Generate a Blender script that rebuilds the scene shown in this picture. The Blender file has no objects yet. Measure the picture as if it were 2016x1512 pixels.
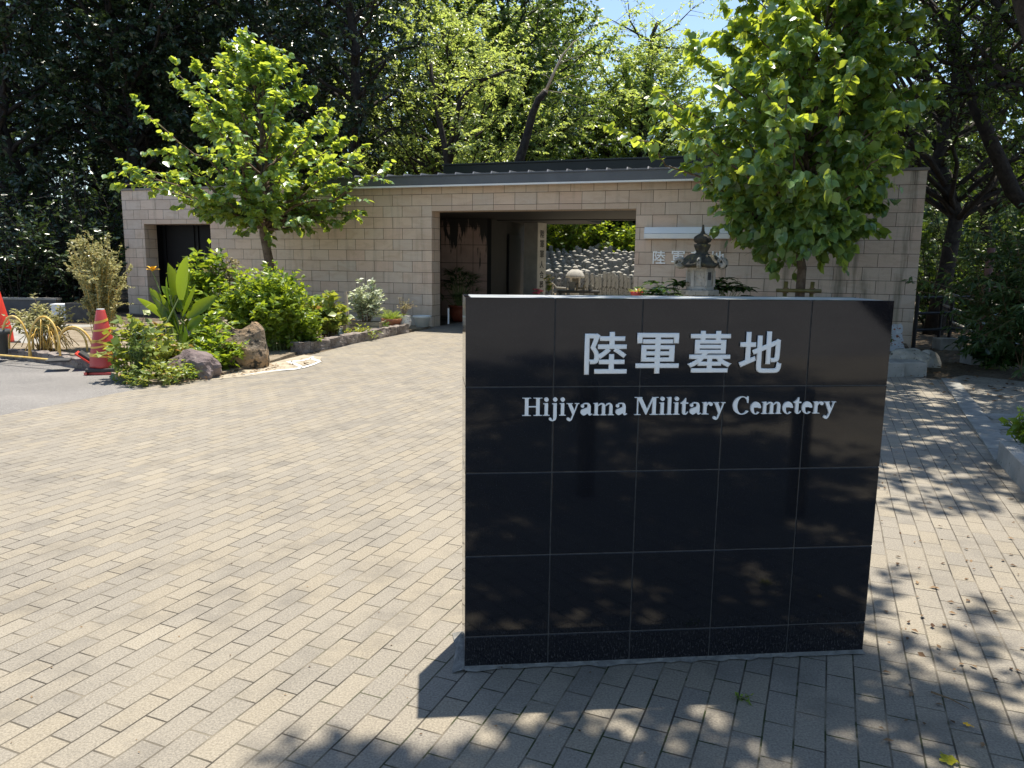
import bpy, bmesh, math, random
import numpy as np
from mathutils import Vector, Matrix, geometry
R_ = math.radians
PI = math.pi
scene = bpy.context.scene
COL = scene.collection

# ------------------------------------------------------------------ camera
F_PX, PITCH, ROLL, CAM_H = 1500.0, 0.1597, 0.0124, 1.52958
cp, sp_, cr, sr = math.cos(PITCH), math.sin(PITCH), math.cos(ROLL), math.sin(ROLL)
C_F = np.array([0, cp, -sp_])
_up = np.array([0, sp_, cp]); _rt = np.array([1.0, 0, 0])
C_R = _rt * cr + _up * sr
C_U = _up * cr - _rt * sr
cam_d = bpy.data.cameras.new('camera'); cam = bpy.data.objects.new('camera', cam_d); COL.objects.link(cam)
cam_d.sensor_width = 36; cam_d.lens = F_PX / 2016 * 36; cam_d.clip_start = .05; cam_d.clip_end = 600
m = Matrix.Identity(4)
for i in range(3):
    m[i][0] = C_R[i]; m[i][1] = C_U[i]; m[i][2] = -C_F[i]
m[0][3], m[1][3], m[2][3] = 0, 0, CAM_H
cam.matrix_world = m
scene.camera = cam
# ------------------------------------------------------------------ light
SUN_ELEV, SUN_AZ = R_(76), R_(66)            # azimuth from +X, counter-clockwise
SUNV = Vector((math.cos(SUN_ELEV) * math.cos(SUN_AZ), math.cos(SUN_ELEV) * math.sin(SUN_AZ), math.sin(SUN_ELEV)))
world = bpy.data.worlds.new('World'); scene.world = world; world.use_nodes = True
nt = world.node_tree
bg = nt.nodes['Background']
sky = nt.nodes.new('ShaderNodeTexSky'); sky.sky_type = 'NISHITA'; sky.sun_disc = False
sky.sun_elevation = SUN_ELEV; sky.sun_rotation = PI / 2 - SUN_AZ
sky.air_density = 1.0; sky.dust_density = 0.5; sky.ozone_density = 1.2
nt.links.new(sky.outputs[0], bg.inputs[0]); bg.inputs[1].default_value = 0.115
sl = bpy.data.lights.new('sun', 'SUN'); sl.energy = 4.7; sl.angle = R_(0.55); sl.color = (1, .925, .80)
so = bpy.data.objects.new('sun', sl); COL.objects.link(so)
so.rotation_euler = SUNV.to_track_quat('Z', 'Y').to_euler(); so.location = SUNV * 60
vs = scene.view_settings; vs.view_transform = 'Standard'; vs.look = 'None'; vs.gamma = 1; vs.exposure = 0.94
scene.cycles.max_bounces = 7; scene.cycles.diffuse_bounces = 4; scene.cycles.glossy_bounces = 3
scene.cycles.transmission_bounces = 4; scene.cycles.transparent_max_bounces = 4
scene.cycles.use_denoising = True
scene.cycles.caustics_reflective = False; scene.cycles.caustics_refractive = False

# ------------------------------------------------------------------ survey helpers (pixel of the photo -> point of the place)
def ray(px, py): return C_F * F_PX + C_R * (px - 1008) - C_U * (py - 756)
def G(px, py, z=0.0):
    d = ray(px, py); t = (z - CAM_H) / d[2]
    return Vector((d[0] * t, d[1] * t, z))
def AT(px, py, D):
    d = ray(px, py); t = D / d[1]
    return Vector((d[0] * t, D, CAM_H + d[2] * t))
def XA(px, D, y=514): return AT(px, y, D)[0]

# ------------------------------------------------------------------ object helpers
def obj(name, mesh, mat=None, parent=None):
    o = bpy.data.objects.new(name, mesh); COL.objects.link(o)
    if mat is not None:
        if isinstance(mat, (list, tuple)):
            for q in mat: mesh.materials.append(q)
        else: mesh.materials.append(mat)
    if parent is not None: o.parent = parent
    return o
def tag(o, label, cat, group=None, kind=None):
    if label: o['label'] = label
    if cat: o['category'] = cat
    if group: o['group'] = group
    if kind: o['kind'] = kind
    return o
def thing(name, label, cat, loc=(0, 0, 0), rz=0.0, group=None):
    o = bpy.data.objects.new(name, None); COL.objects.link(o); o.empty_display_size = .1
    o.location = loc; o.rotation_euler = (0, 0, rz)
    return tag(o, label, cat, group)
def dup(root, loc, rz=0.0, sc=None, label=None):
    r = root.copy(); COL.objects.link(r); r.location = loc; r.rotation_euler = (0, 0, rz)
    if sc is not None: r.scale = sc if hasattr(sc, '__len__') else (sc, sc, sc)
    if label: r['label'] = label
    for ch in list(root.children):
        c = ch.copy(); COL.objects.link(c); c.parent = r
        for g in list(ch.children):
            d = g.copy(); COL.objects.link(d); d.parent = c
    return r

class MB:
    """collects simple shapes into one mesh"""
    def __init__(s): s.v = []; s.f = []; s.mi = []; s.cur = 0; s.sm = []; s.smooth = False
    def add(s, vs, fs):
        n = len(s.v); s.v += [tuple(p) for p in vs]
        for f in fs: s.f.append([i + n for i in f]); s.mi.append(s.cur); s.sm.append(s.smooth)
    def box(s, a, b, M=None):
        x0, y0, z0 = a; x1, y1, z1 = b
        vs = [(x, y, z) for z in (z0, z1) for y in (y0, y1) for x in (x0, x1)]
        if M is not None: vs = [M @ Vector(p) for p in vs]
        s.add(vs, [(0, 2, 3, 1), (4, 5, 7, 6), (0, 1, 5, 4), (2, 6, 7, 3), (0, 4, 6, 2), (1, 3, 7, 5)])
    def tube(s, pts, rad, n=6, cap=True):
        pts = [Vector(p) for p in pts]
        if not hasattr(rad, '__len__'): rad = [rad] * len(pts)
        vs = []; ref = None
        for i, p in enumerate(pts):
            t = (pts[min(i + 1, len(pts) - 1)] - pts[max(i - 1, 0)])
            if t.length < 1e-9: t = Vector((0, 0, 1))
            t.normalize()
            if ref is None: ref = t.orthogonal().normalized()
            ref = (ref - t * ref.dot(t))
            ref = ref.normalized() if ref.length > 1e-6 else t.orthogonal().normalized()
            b = t.cross(ref)
            for k in range(n):
                a = 2 * PI * k / n
                vs.append(p + (ref * math.cos(a) + b * math.sin(a)) * rad[i])
        fs = []
        for i in range(len(pts) - 1):
            for k in range(n):
                k2 = (k + 1) % n
                fs.append((i * n + k, i * n + k2, (i + 1) * n + k2, (i + 1) * n + k))
        if cap:
            fs.append(tuple(range(n - 1, -1, -1))); fs.append(tuple((len(pts) - 1) * n + k for k in range(n)))
        s.add(vs, fs)
    def lathe(s, prof, n=24, c=(0, 0, 0), mod=None, a0=0.0, capb=True, capt=True):
        vs = []
        for (r, z) in prof:
            for k in range(n):
                a = a0 + 2 * PI * k / n
                rr = r * (mod(a, z) if mod else 1)
                vs.append((c[0] + rr * math.cos(a), c[1] + rr * math.sin(a), c[2] + z))
        fs = []
        for i in range(len(prof) - 1):
            for k in range(n):
                k2 = (k + 1) % n
                fs.append((i * n + k, i * n + k2, (i + 1) * n + k2, (i + 1) * n + k))
        if capb: fs.append(tuple(range(n - 1, -1, -1)))
        if capt: fs.append(tuple((len(prof) - 1) * n + k for k in range(n)))
        s.add(vs, fs)
    def prism(s, poly, z0, z1):
        n = len(poly)
        vs = [(p[0], p[1], z0) for p in poly] + [(p[0], p[1], z1) for p in poly]
        a = sum(poly[i][0] * poly[(i + 1) % n][1] - poly[(i + 1) % n][0] * poly[i][1] for i in range(n))
        fs = [tuple(range(n - 1, -1, -1)), tuple(range(n, 2 * n))] + [(i, (i + 1) % n, n + (i + 1) % n, n + i) for i in range(n)]
        if a < 0: fs = [f[::-1] for f in fs]
        s.add(vs, fs)
    def build(s, name, mat=None, parent=None, bevel=0, uv=None):
        me = bpy.data.meshes.new(name); me.from_pydata(s.v, [], s.f)
        o = obj(name, me, mat, parent)
        if any(s.mi): me.polygons.foreach_set('material_index', s.mi)
        me.polygons.foreach_set('use_smooth', s.sm)
        if uv: uv(me)
        if bevel:
            b = o.modifiers.new('edge', 'BEVEL'); b.width = bevel; b.segments = 2; b.limit_method = 'ANGLE'; b.angle_limit = R_(35)
        me.update()
        return o

def np_mesh(name, V, Fc, rnd=None, mat=None, parent=None, smooth=False):
    """V (n,3), Fc (m,k) -> object, per-face attribute rnd"""
    me = bpy.data.meshes.new(name)
    nv, (nf, k) = len(V), Fc.shape
    me.vertices.add(nv); me.vertices.foreach_set('co', np.ascontiguousarray(V, dtype=np.float32).ravel())
    me.loops.add(nf * k); me.loops.foreach_set('vertex_index', np.ascontiguousarray(Fc, dtype=np.int32).ravel())
    me.polygons.add(nf); me.polygons.foreach_set('loop_start', np.arange(0, nf * k, k, dtype=np.int32))
    if smooth: me.polygons.foreach_set('use_smooth', np.ones(nf, dtype=bool))
    if rnd is not None:
        at = me.attributes.new('rnd', 'FLOAT', 'FACE'); at.data.foreach_set('value', np.ascontiguousarray(rnd, dtype=np.float32))
    me.update(calc_edges=True)
    return obj(name, me, mat, parent)

# ------------------------------------------------------------------ materials
def new_mat(name):
    m = bpy.data.materials.new(name); m.use_nodes = True
    t = m.node_tree; b = t.nodes['Principled BSDF']
    return m, t, b
def N(t, kind, **kw):
    n = t.nodes.new(kind)
    for k, v in kw.items():
        if k.startswith('i_'):
            key = k[2:].replace('_', ' ')
            n.inputs[int(key) if key.isdigit() else key].default_value = v
        else: setattr(n, k, v)
    return n
def c4(c): return (c[0], c[1], c[2], 1)
def ramp(t, src, stops, interp='LINEAR'):
    r = t.nodes.new('ShaderNodeValToRGB'); r.color_ramp.interpolation = interp
    e = r.color_ramp.elements
    while len(e) < len(stops): e.new(.5)
    for q, (p, c) in zip(e, stops): q.position = p; q.color = c4(c) if hasattr(c, '__len__') else (c, c, c, 1)
    t.links.new(src, r.inputs[0]); return r.outputs[0]
def mix(t, fac, a, b, mode='MIX'):
    n = t.nodes.new('ShaderNodeMix'); n.data_type = 'RGBA'; n.blend_type = mode
    for i, v in ((0, fac), (6, a), (7, b)):
        if isinstance(v, (int, float)): n.inputs[i].default_value = v if i == 0 else (v, v, v, 1)
        elif isinstance(v, tuple): n.inputs[i].default_value = c4(v)
        else: t.links.new(v, n.inputs[i])
    return n.outputs[2]
def coords(t, what='Object'): return t.nodes.new('ShaderNodeTexCoord').outputs[what]
def noise(t, co, scale, detail=4, rough=.55, dist=0, out=0):
    n = N(t, 'ShaderNodeTexNoise'); n.inputs['Scale'].default_value = scale; n.inputs['Detail'].default_value = detail
    n.inputs['Roughness'].default_value = rough; n.inputs['Distortion'].default_value = dist
    if co is not None: t.links.new(co, n.inputs['Vector'])
    return n.outputs[out]
def mapping(t, co, loc=(0, 0, 0), rot=(0, 0, 0), sc=(1, 1, 1)):
    n = t.nodes.new('ShaderNodeMapping'); t.links.new(co, n.inputs[0])
    n.inputs[1].default_value = loc; n.inputs[2].default_value = rot; n.inputs[3].default_value = sc
    return n.outputs[0]
def bump(t, b, h, strength=.5, dist=.01):
    n = t.nodes.new('ShaderNodeBump'); n.inputs['Strength'].default_value = strength; n.inputs['Distance'].default_value = dist
    t.links.new(h, n.inputs['Height']); t.links.new(n.outputs[0], b.inputs['Normal'])
def pm(name, c1, c2=None, scale=5, rough=.8, bs=0.0, bscale=40, bd=.01, spec=.5, metal=0.0, lo=.35, hi=.65, speck=None):
    m, t, b = new_mat(name); co = coords(t)
    c2 = c2 or c1
    c = ramp(t, noise(t, co, scale, 6), [(lo, c1), (hi, c2)])
    if speck: c = mix(t, ramp(t, noise(t, co, speck[0], 3), [(speck[2], 0.0), (speck[2] + .08, 1.0)]), c, speck[1])
    t.links.new(c, b.inputs['Base Color'])
    b.inputs['Roughness'].default_value = rough; b.inputs['Specular IOR Level'].default_value = spec; b.inputs['Metallic'].default_value = metal
    if bs: bump(t, b, noise(t, co, bscale, 6), bs, bd)
    return m
def leaf_mat(name, dark, light, tr, amt=.4, rough=.42, spec=.4, old=None):
    m, t, b = new_mat(name)
    a = N(t, 'ShaderNodeAttribute', attribute_name='rnd').outputs['Fac']
    st = [(0, dark), (.8, light)]
    if old: st += [(.93, light), (.96, old)]
    c = ramp(t, a, st); t.links.new(c, b.inputs['Base Color'])
    b.inputs['Roughness'].default_value = rough; b.inputs['Specular IOR Level'].default_value = spec
    tb = t.nodes.new('ShaderNodeBsdfTranslucent')
    st2 = [(0, tuple(x * .6 for x in tr)), (.8, tr)]
    if old: st2 += [(.93, tr), (.96, tuple(x * 1.2 for x in old))]
    t.links.new(ramp(t, a, st2), tb.inputs[0])
    ms = t.nodes.new('ShaderNodeMixShader'); ms.inputs[0].default_value = amt
    t.links.new(b.outputs[0], ms.inputs[1]); t.links.new(tb.outputs[0], ms.inputs[2])
    t.links.new(ms.outputs[0], t.nodes['Material Output'].inputs[0])
    return m

def mat_paving():
    m, t, b = new_mat('brick_paving'); co = coords(t)
    wob = noise(t, co, 1.3, 2, out=1)
    cw = N(t, 'ShaderNodeVectorMath', operation='SCALE'); cw.inputs['Scale'].default_value = .012; t.links.new(wob, cw.inputs[0])
    ad = N(t, 'ShaderNodeVectorMath', operation='ADD'); t.links.new(co, ad.inputs[0]); t.links.new(cw.outputs[0], ad.inputs[1])
    mp = mapping(t, ad.outputs[0], rot=(0, 0, -R_(67.6)))
    def brick(c1, c2, mo, ms=.0035, bias=0.0, smooth=.25):
        n = N(t, 'ShaderNodeTexBrick'); n.offset = .5; n.squash = 1
        t.links.new(mp, n.inputs['Vector'])
        n.inputs['Scale'].default_value = 1; n.inputs['Brick Width'].default_value = .203; n.inputs['Row Height'].default_value = .0965
        n.inputs['Mortar Size'].default_value = ms; n.inputs['Mortar Smooth'].default_value = smooth; n.inputs['Bias'].default_value = bias
        n.inputs['Color1'].default_value = c4(c1); n.inputs['Color2'].default_value = c4(c2); n.inputs['Mortar'].default_value = c4(mo)
        return n
    br = brick((.0, 0, 0), (1, 1, 1), (.5, .5, .5))
    tint = ramp(t, br.outputs[0], [(0, (.180, .167, .148)), (.35, (.222, .203, .173)), (.6, (.241, .213, .168)), (.8, (.262, .224, .162)), (1, (.292, .260, .206))])
    big = noise(t, co, .45, 4, .6)
    tint = mix(t, .28, tint, ramp(t, big, [(.3, (0.142, 0.129, 0.112)), (.68, (0.370, 0.327, 0.254))]))
    fine = noise(t, co, 130, 3, .7)
    tint = mix(t, .42, tint, ramp(t, fine, [(.35, (.09, .082, .07)), (.65, (.385, .35, .287))]))
    st = noise(t, mapping(t, co, loc=(3, 7, 0)), 2.6, 6, .7)
    tint = mix(t, ramp(t, st, [(.50, 0.0), (.70, .6)]), tint, (.130, .120, .105))
    # sand in most joints, moss where it stays damp round the sign
    dist = N(t, 'ShaderNodeVectorMath', operation='DISTANCE'); t.links.new(co, dist.inputs[0]); dist.inputs[1].default_value = (.55, 2.3, 0)
    near = ramp(t, dist.outputs['Value'], [(.0, 1.0), (1.0, 1.0)])
    mr = N(t, 'ShaderNodeMapRange'); mr.inputs[1].default_value = .6; mr.inputs[2].default_value = 1.7; mr.inputs[3].default_value = 1; mr.inputs[4].default_value = 0
    t.links.new(dist.outputs['Value'], mr.inputs[0])
    mossn = ramp(t, noise(t, co, 9, 5), [(.5, 0.0), (.58, 1.0)])
    mf = N(t, 'ShaderNodeMath', operation='MULTIPLY'); t.links.new(mossn, mf.inputs[0]); t.links.new(mr.outputs[0], mf.inputs[1])
    jn = ramp(t, noise(t, co, 3.2, 4), [(.40, (.055, .048, .039)), (.64, (.20, .175, .135))])
    joint = mix(t, mf.outputs[0], jn, (.035, .045, .018))
    t.links.new(mix(t, br.outputs['Fac'], tint, joint), b.inputs['Base Color'])
    b.inputs['Roughness'].default_value = .93; b.inputs['Specular IOR Level'].default_value = .25
    hh = N(t, 'ShaderNodeMath', operation='MULTIPLY_ADD'); t.links.new(br.outputs['Fac'], hh.inputs[0]); hh.inputs[1].default_value = -1
    f2 = N(t, 'ShaderNodeMath', operation='MULTIPLY'); t.links.new(fine, f2.inputs[0]); f2.inputs[1].default_value = .35
    a2 = N(t, 'ShaderNodeMath', operation='ADD'); t.links.new(f2.outputs[0], a2.inputs[0])
    bt = N(t, 'ShaderNodeMath', operation='MULTIPLY'); t.links.new(br.outputs[0], bt.inputs[0]); bt.inputs[1].default_value = .25; t.links.new(bt.outputs[0], a2.inputs[1])
    t.links.new(a2.outputs[0], hh.inputs[2])
    bump(t, b, hh.outputs[0], .7, .006)
    return m

def mat_blocks(name, w, hgt, cols, mortar, streak=True, ms=.0045, rough=.85):
    """stone block facing laid out on UV metres"""
    m, t, b = new_mat(name); uv = coords(t, 'UV')
    def brick():
        n = N(t, 'ShaderNodeTexBrick'); n.offset = .5
        t.links.new(uv, n.inputs['Vector']); n.inputs['Scale'].default_value = 1
        n.inputs['Brick Width'].default_value = w; n.inputs['Row Height'].default_value = hgt
        n.inputs['Mortar Size'].default_value = ms; n.inputs['Mortar Smooth'].default_value = .1
        n.inputs['Color1'].default_value = (0, 0, 0, 1); n.inputs['Color2'].default_value = (1, 1, 1, 1); n.inputs['Mortar'].default_value = (.5, .5, .5, 1)
        return n
    br = brick()
    c = ramp(t, br.outputs[0], [(i / (len(cols) - 1), q) for i, q in enumerate(cols)])
    vein = noise(t, mapping(t, uv, rot=(0, 0, .9), sc=(1.2, 3.5, 1)), 1.7, 6, .6, 1.2)
    c = mix(t, ramp(t, vein, [(.47, 0.0), (.64, .55)]), c, (.50, .345, .24))
    c = mix(t, .3, c, ramp(t, noise(t, uv, 110, 4, .7), [(.35, (.32, .26, .215)), (.65, (.86, .74, .63))]))
    if streak:
        s = noise(t, mapping(t, uv, sc=(2.6, .22, 1)), 1.6, 5, .65)
        zz = N(t, 'ShaderNodeSeparateXYZ'); t.links.new(uv, zz.inputs[0])
        amt = ramp(t, s, [(.52, 0.0), (.72, .75)])
        # rain stains grow towards the right-hand end of the wall
        mr = N(t, 'ShaderNodeMapRange'); mr.inputs[1].default_value = 5.5; mr.inputs[2].default_value = 9.0; mr.inputs[3].default_value = .42; mr.inputs[4].default_value = 1.2
        t.links.new(zz.outputs[0], mr.inputs[0])
        mm = N(t, 'ShaderNodeMath', operation='MULTIPLY'); t.links.new(amt, mm.inputs[0]); t.links.new(mr.outputs[0], mm.inputs[1])
        c = mix(t, mm.outputs[0], c, (.10, .10, .07))
        gm = N(t, 'ShaderNodeMapRange'); gm.inputs[1].default_value = 0; gm.inputs[2].default_value = .9; gm.inputs[3].default_value = .75; gm.inputs[4].default_value = 0
        t.links.new(zz.outputs[1], gm.inputs[0])
        g2 = N(t, 'ShaderNodeMath', operation='MULTIPLY'); t.links.new(gm.outputs[0], g2.inputs[0]); t.links.new(ramp(t, noise(t, uv, 1.1, 6, .65), [(.35, .25), (.65, 1.0)]), g2.inputs[1])
        c = mix(t, g2.outputs[0], c, (.30, .29, .23))
    t.links.new(mix(t, br.outputs['Fac'], c, mortar), b.inputs['Base Color'])
    b.inputs['Roughness'].default_value = rough; b.inputs['Specular IOR Level'].default_value = .3
    hh = N(t, 'ShaderNodeMath', operation='MULTIPLY_ADD'); t.links.new(br.outputs['Fac'], hh.inputs[0]); hh.inputs[1].default_value = -1
    f2 = N(t, 'ShaderNodeMath', operation='MULTIPLY'); t.links.new(noise(t, uv, 60, 5), f2.inputs[0]); f2.inputs[1].default_value = .5
    t.links.new(f2.outputs[0], hh.inputs[2]); bump(t, b, hh.outputs[0], .6, .006)
    return m

def mat_granite():
    m, t, b = new_mat('polished_black_granite'); co = coords(t)
    n1 = noise(t, co, 260, 3, .7); n2 = noise(t, co, 90, 3, .6)
    c = ramp(t, n1, [(.42, (.006, .0065, .009)), (.6, (.012, .013, .018)), (.74, (.05, .052, .06))])
    # rain splash dust near the foot
    z = N(t, 'ShaderNodeSeparateXYZ'); t.links.new(co, z.inputs[0])
    mr = N(t, 'ShaderNodeMapRange'); mr.inputs[1].default_value = .02; mr.inputs[2].default_value = .22; mr.inputs[3].default_value = 1; mr.inputs[4].default_value = 0
    t.links.new(z.outputs[2], mr.inputs[0])
    dn = ramp(t, noise(t, mapping(t, co, sc=(1, 1, .45)), 150, 3, .7), [(.55, 0.0), (.72, .6)])
    mm = N(t, 'ShaderNodeMath', operation='MULTIPLY'); t.links.new(dn, mm.inputs[0]); t.links.new(mr.outputs[0], mm.inputs[1])
    c = mix(t, mm.outputs[0], c, (.16, .15, .145))
    t.links.new(c, b.inputs['Base Color'])
    rr = ramp(t, n2, [(.3, .035), (.7, .075)]); t.links.new(rr, b.inputs['Roughness'])
    b.inputs['IOR'].default_value = 1.55
    return m

M = {}
M['paving'] = mat_paving()
M['asphalt'] = pm('asphalt', (.13, .125, .12), (.19, .18, .17), .8, .92, .7, 120, .01, .3, speck=(170, (.4, .385, .36), .56))
M['soil'] = pm('forest_soil', (.085, .065, .045), (.15, .12, .085), 1.4, .97, .8, 22, .04, .2, speck=(16, (.035, .028, .02), .55))
M['bed'] = pm('bed_soil', (.16, .125, .085), (.27, .23, .17), 3, .97, .8, 30, .03, .2, speck=(40, (.36, .32, .25), .6))
M['sand'] = pm('courtyard_grit', (.30, .26, .20), (.42, .37, .29), 1.2, .95, .6, 50, .02, .2)
M['block'] = mat_blocks('stone_block_facing', .5, .25, [(.56, .44, .35), (.67, .51, .39), (.60, .50, .42), (.70, .55, .43), (.66, .455, .345)], (.085, .06, .045))
M['inner_tile'] = None
M['granite'] = mat_granite()
M['grout'] = pm('grout', (.05, .05, .053), (.085, .083, .082), 30, .9)
M['steel'] = pm('brushed_steel_lettering', (.93, .95, .97), (.97, .97, .97), 3, .3, spec=.7)
M['dkmetal'] = pm('dark_grey_sheet_metal', (.085, .09, .10), (.11, .115, .125), 2, .45, spec=.5, metal=.3)
M['black_metal'] = pm('black_painted_metal', (.007, .007, .009), (.012, .012, .014), 8, .5, spec=.25)
M['black_glass'] = pm('black_roof_panel', (.006, .009, .010), (.010, .014, .015), 2, .3, spec=.25)
M['roofm'] = pm('grey_standing_seam_roof', (.20, .20, .21), (.26, .26, .27), 2, .4, metal=.4)
M['white'] = pm('white_enamel', (.72, .74, .75), (.80, .80, .78), 4, .35)
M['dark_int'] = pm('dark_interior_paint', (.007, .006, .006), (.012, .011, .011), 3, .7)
M['stone'] = pm('weathered_lantern_stone', (.24, .23, .20), (.38, .36, .31), 6, .92, .7, 50, .02, .2, speck=(14, (.07, .065, .05), .58))
M['stone_dark'] = pm('mossy_dark_stone', (.035, .034, .032), (.10, .092, .066), 7, .95, .8, 45, .02, .2, speck=(12, (.14, .125, .05), .6))
M['stone_pale'] = pm('pale_carved_stone', (.33, .315, .285), (.43, .41, .37), 8, .9, .5, 60, .01, .2, speck=(20, (.2, .19, .16), .62))
M['grave'] = pm('grey_gravestone', (.19, .195, .18), (.36, .34, .30), 3.5, .93, .5, 30, .02, .2, speck=(9, (.09, .085, .07), .56))
M['boulder'] = pm('purplish_boulder', (.13, .10, .10), (.24, .195, .185), 4, .92, .9, 14, .05, .25, speck=(30, (.32, .29, .26), .66))
M['basin'] = pm('mossy_orange_basin_rock', (.19, .16, .125), (.33, .225, .13), 4, .92, 1.0, 16, .06, .25, speck=(9, (.045, .04, .032), .52))
M['kerb'] = pm('rough_kerb_granite', (.15, .125, .115), (.31, .275, .25), 7, .94, .9, 34, .03, .2, speck=(25, (.07, .06, .055), .6))
M['pale_slab'] = pm('pale_worn_slab', (.28, .245, .185), (.40, .35, .27), 6, .92, .5, 50, .01, .2)
M['edge_stone'] = pm('grey_white_edging_stone', (.18, .18, .17), (.29, .285, .26), 5, .85, .4, 60, .01, .3)
M['concrete'] = pm('concrete', (.23, .225, .205), (.33, .32, .295), 4, .93, .5, 60, .01, .2, speck=(20, (.13, .125, .11), .62))
M['paint'] = pm('white_road_paint', (.60, .60, .58), (.70, .70, .67), 20, .7)
M['bark'] = pm('brown_bark', (.10, .07, .05), (.20, .15, .11), 9, .95, .9, 30, .03, .2)
M['bark_dark'] = pm('dark_wet_bark', (.022, .018, .016), (.05, .042, .036), 9, .9, .9, 25, .03, .3)
M['bark_pale'] = pm('pale_cut_wood', (.42, .33, .25), (.52, .43, .33), 12, .8)
M['twig'] = pm('brown_twig', (.11, .075, .045), (.2, .13, .07), 10, .9)
M['stem'] = pm('green_stem', (.09, .14, .035), (.16, .2, .06), 10, .7)
M['cone'] = pm('faded_red_plastic', (.44, .042, .04), (.50, .065, .06), 3, .42)
M['cone_new'] = pm('bright_red_plastic', (.62, .045, .03), (.68, .06, .04), 5, .38)
M['rubber'] = pm('black_rubber', (.025, .025, .027), (.05, .05, .05), 8, .6)
M['tape'] = pm('yellow_tape', (.68, .40, .05), (.74, .46, .08), 10, .5)
M['hoop'] = pm('weathered_yellow_hoop', (.60, .36, .05), (.70, .52, .20), 9, .55)
M['terra'] = pm('terracotta', (.36, .14, .075), (.42, .19, .11), 8, .8)
M['glaze'] = pm('red_brown_glaze', (.16, .035, .02), (.22, .06, .03), 6, .18)
M['wood'] = pm('grey_weathered_wood', (.24, .19, .125), (.40, .34, .24), 3, .9, .6, 30, .01)
M['bamboo'] = pm('old_bamboo', (.10, .085, .02), (.19, .155, .045), 9, .5)
M['water'] = pm('dark_water', (.015, .02, .02), (.02, .025, .025), 3, .03)
M['plastic_white'] = pm('off_white_plastic', (.62, .66, .66), (.7, .73, .72), 5, .4)
M['foam'] = pm('white_foam', (.70, .72, .73), (.76, .77, .77), 8, .7)
M['rust_white'] = pm('rust_eaten_white_paint', (.42, .45, .48), (.54, .56, .58), 6, .6, .5, 30, .02, speck=(24, (.22, .06, .02), .57))
M['rustpost'] = pm('red_brown_rusty_post', (.11, .045, .035), (.17, .085, .065), 9, .7)
M['rail_pale'] = pm('worn_grey_handrail', (.30, .28, .24), (.38, .36, .32), 6, .6)
M['porcelain'] = pm('patterned_porcelain', (.66, .68, .68), (.72, .73, .72), 5, .25, speck=(18, (.25, .09, .12), .57))
M['glass_block'] = pm('cloudy_glass', (.5, .53, .5), (.62, .64, .6), 14, .2)
M['ink'] = pm('carved_black_ink', (.02, .02, .02), (.035, .035, .033), 10, .8)
# leaves
M['lf_linden'] = leaf_mat('linden_leaf', (.035, .115, .045), (.18, .32, .14), (.74, .86, .07), .43, .30, .9)
M['lf_dark'] = leaf_mat('dark_evergreen_leaf', (.019, .040, .018), (.048, .080, .038), (.08, .13, .02), .22, .30, .8)
M['lf_mid'] = leaf_mat('broadleaf', (.03, .065, .018), (.085, .14, .045), (.20, .30, .03), .33, .38, .45)
M['lf_cherry'] = leaf_mat('cherry_leaf', (.10, .165, .055), (.30, .39, .16), (.68, .80, .16), .47, .36, .7)
M['lf_bush'] = leaf_mat('bright_shrub_leaf', (.07, .15, .022), (.19, .28, .038), (.50, .62, .035), .42, .35, .5)
M['lf_hyd'] = leaf_mat('hydrangea_leaf', (.09, .16, .03), (.24, .30, .08), (.54, .58, .06), .38, .4, .45, old=(.30, .18, .05))
M['lf_canna'] = leaf_mat('canna_leaf', (.06, .135, .02), (.12, .22, .028), (.42, .56, .02), .5, .3, .5)
M['lf_palm'] = leaf_mat('palm_leaf', (.03, .06, .016), (.07, .12, .03), (.12, .18, .02), .25, .35, .5)
M['lf_white'] = leaf_mat('white_edged_leaf', (.17, .24, .12), (.62, .66, .50), (.6, .66, .35), .3, .4, .4)
M['lf_dry'] = leaf_mat('dry_seed_spray', (.16, .15, .06), (.42, .36, .22), (.42, .36, .16), .35, .7, .2)
M['lf_grey'] = leaf_mat('pale_green_small_leaf', (.20, .21, .08), (.46, .43, .24), (.56, .54, .22), .38, .5, .3)
M['lf_litter'] = leaf_mat('fallen_leaf', (.07, .035, .018), (.24, .16, .09), (.2, .12, .05), .15, .7, .2)
M['lf_fatsia'] = leaf_mat('glossy_palmate_leaf', (.015, .045, .014), (.035, .085, .025), (.12, .22, .03), .25, .22, .6)
M['lf_nandina'] = leaf_mat('nandina_leaf', (.03, .062, .022), (.06, .11, .04), (.18, .26, .05), .3, .38, .45)
M['lf_yellow'] = leaf_mat('yellow_leaf', (.45, .42, .03), (.6, .55, .05), (.5, .5, .03), .3, .5, .3)
M['petal_yellow'] = pm('yellow_petal', (.80, .42, .02), (.85, .55, .05), 20, .6)
M['petal_pink'] = pm('pink_petal', (.72, .10, .16), (.8, .2, .25), 20, .6)

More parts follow.
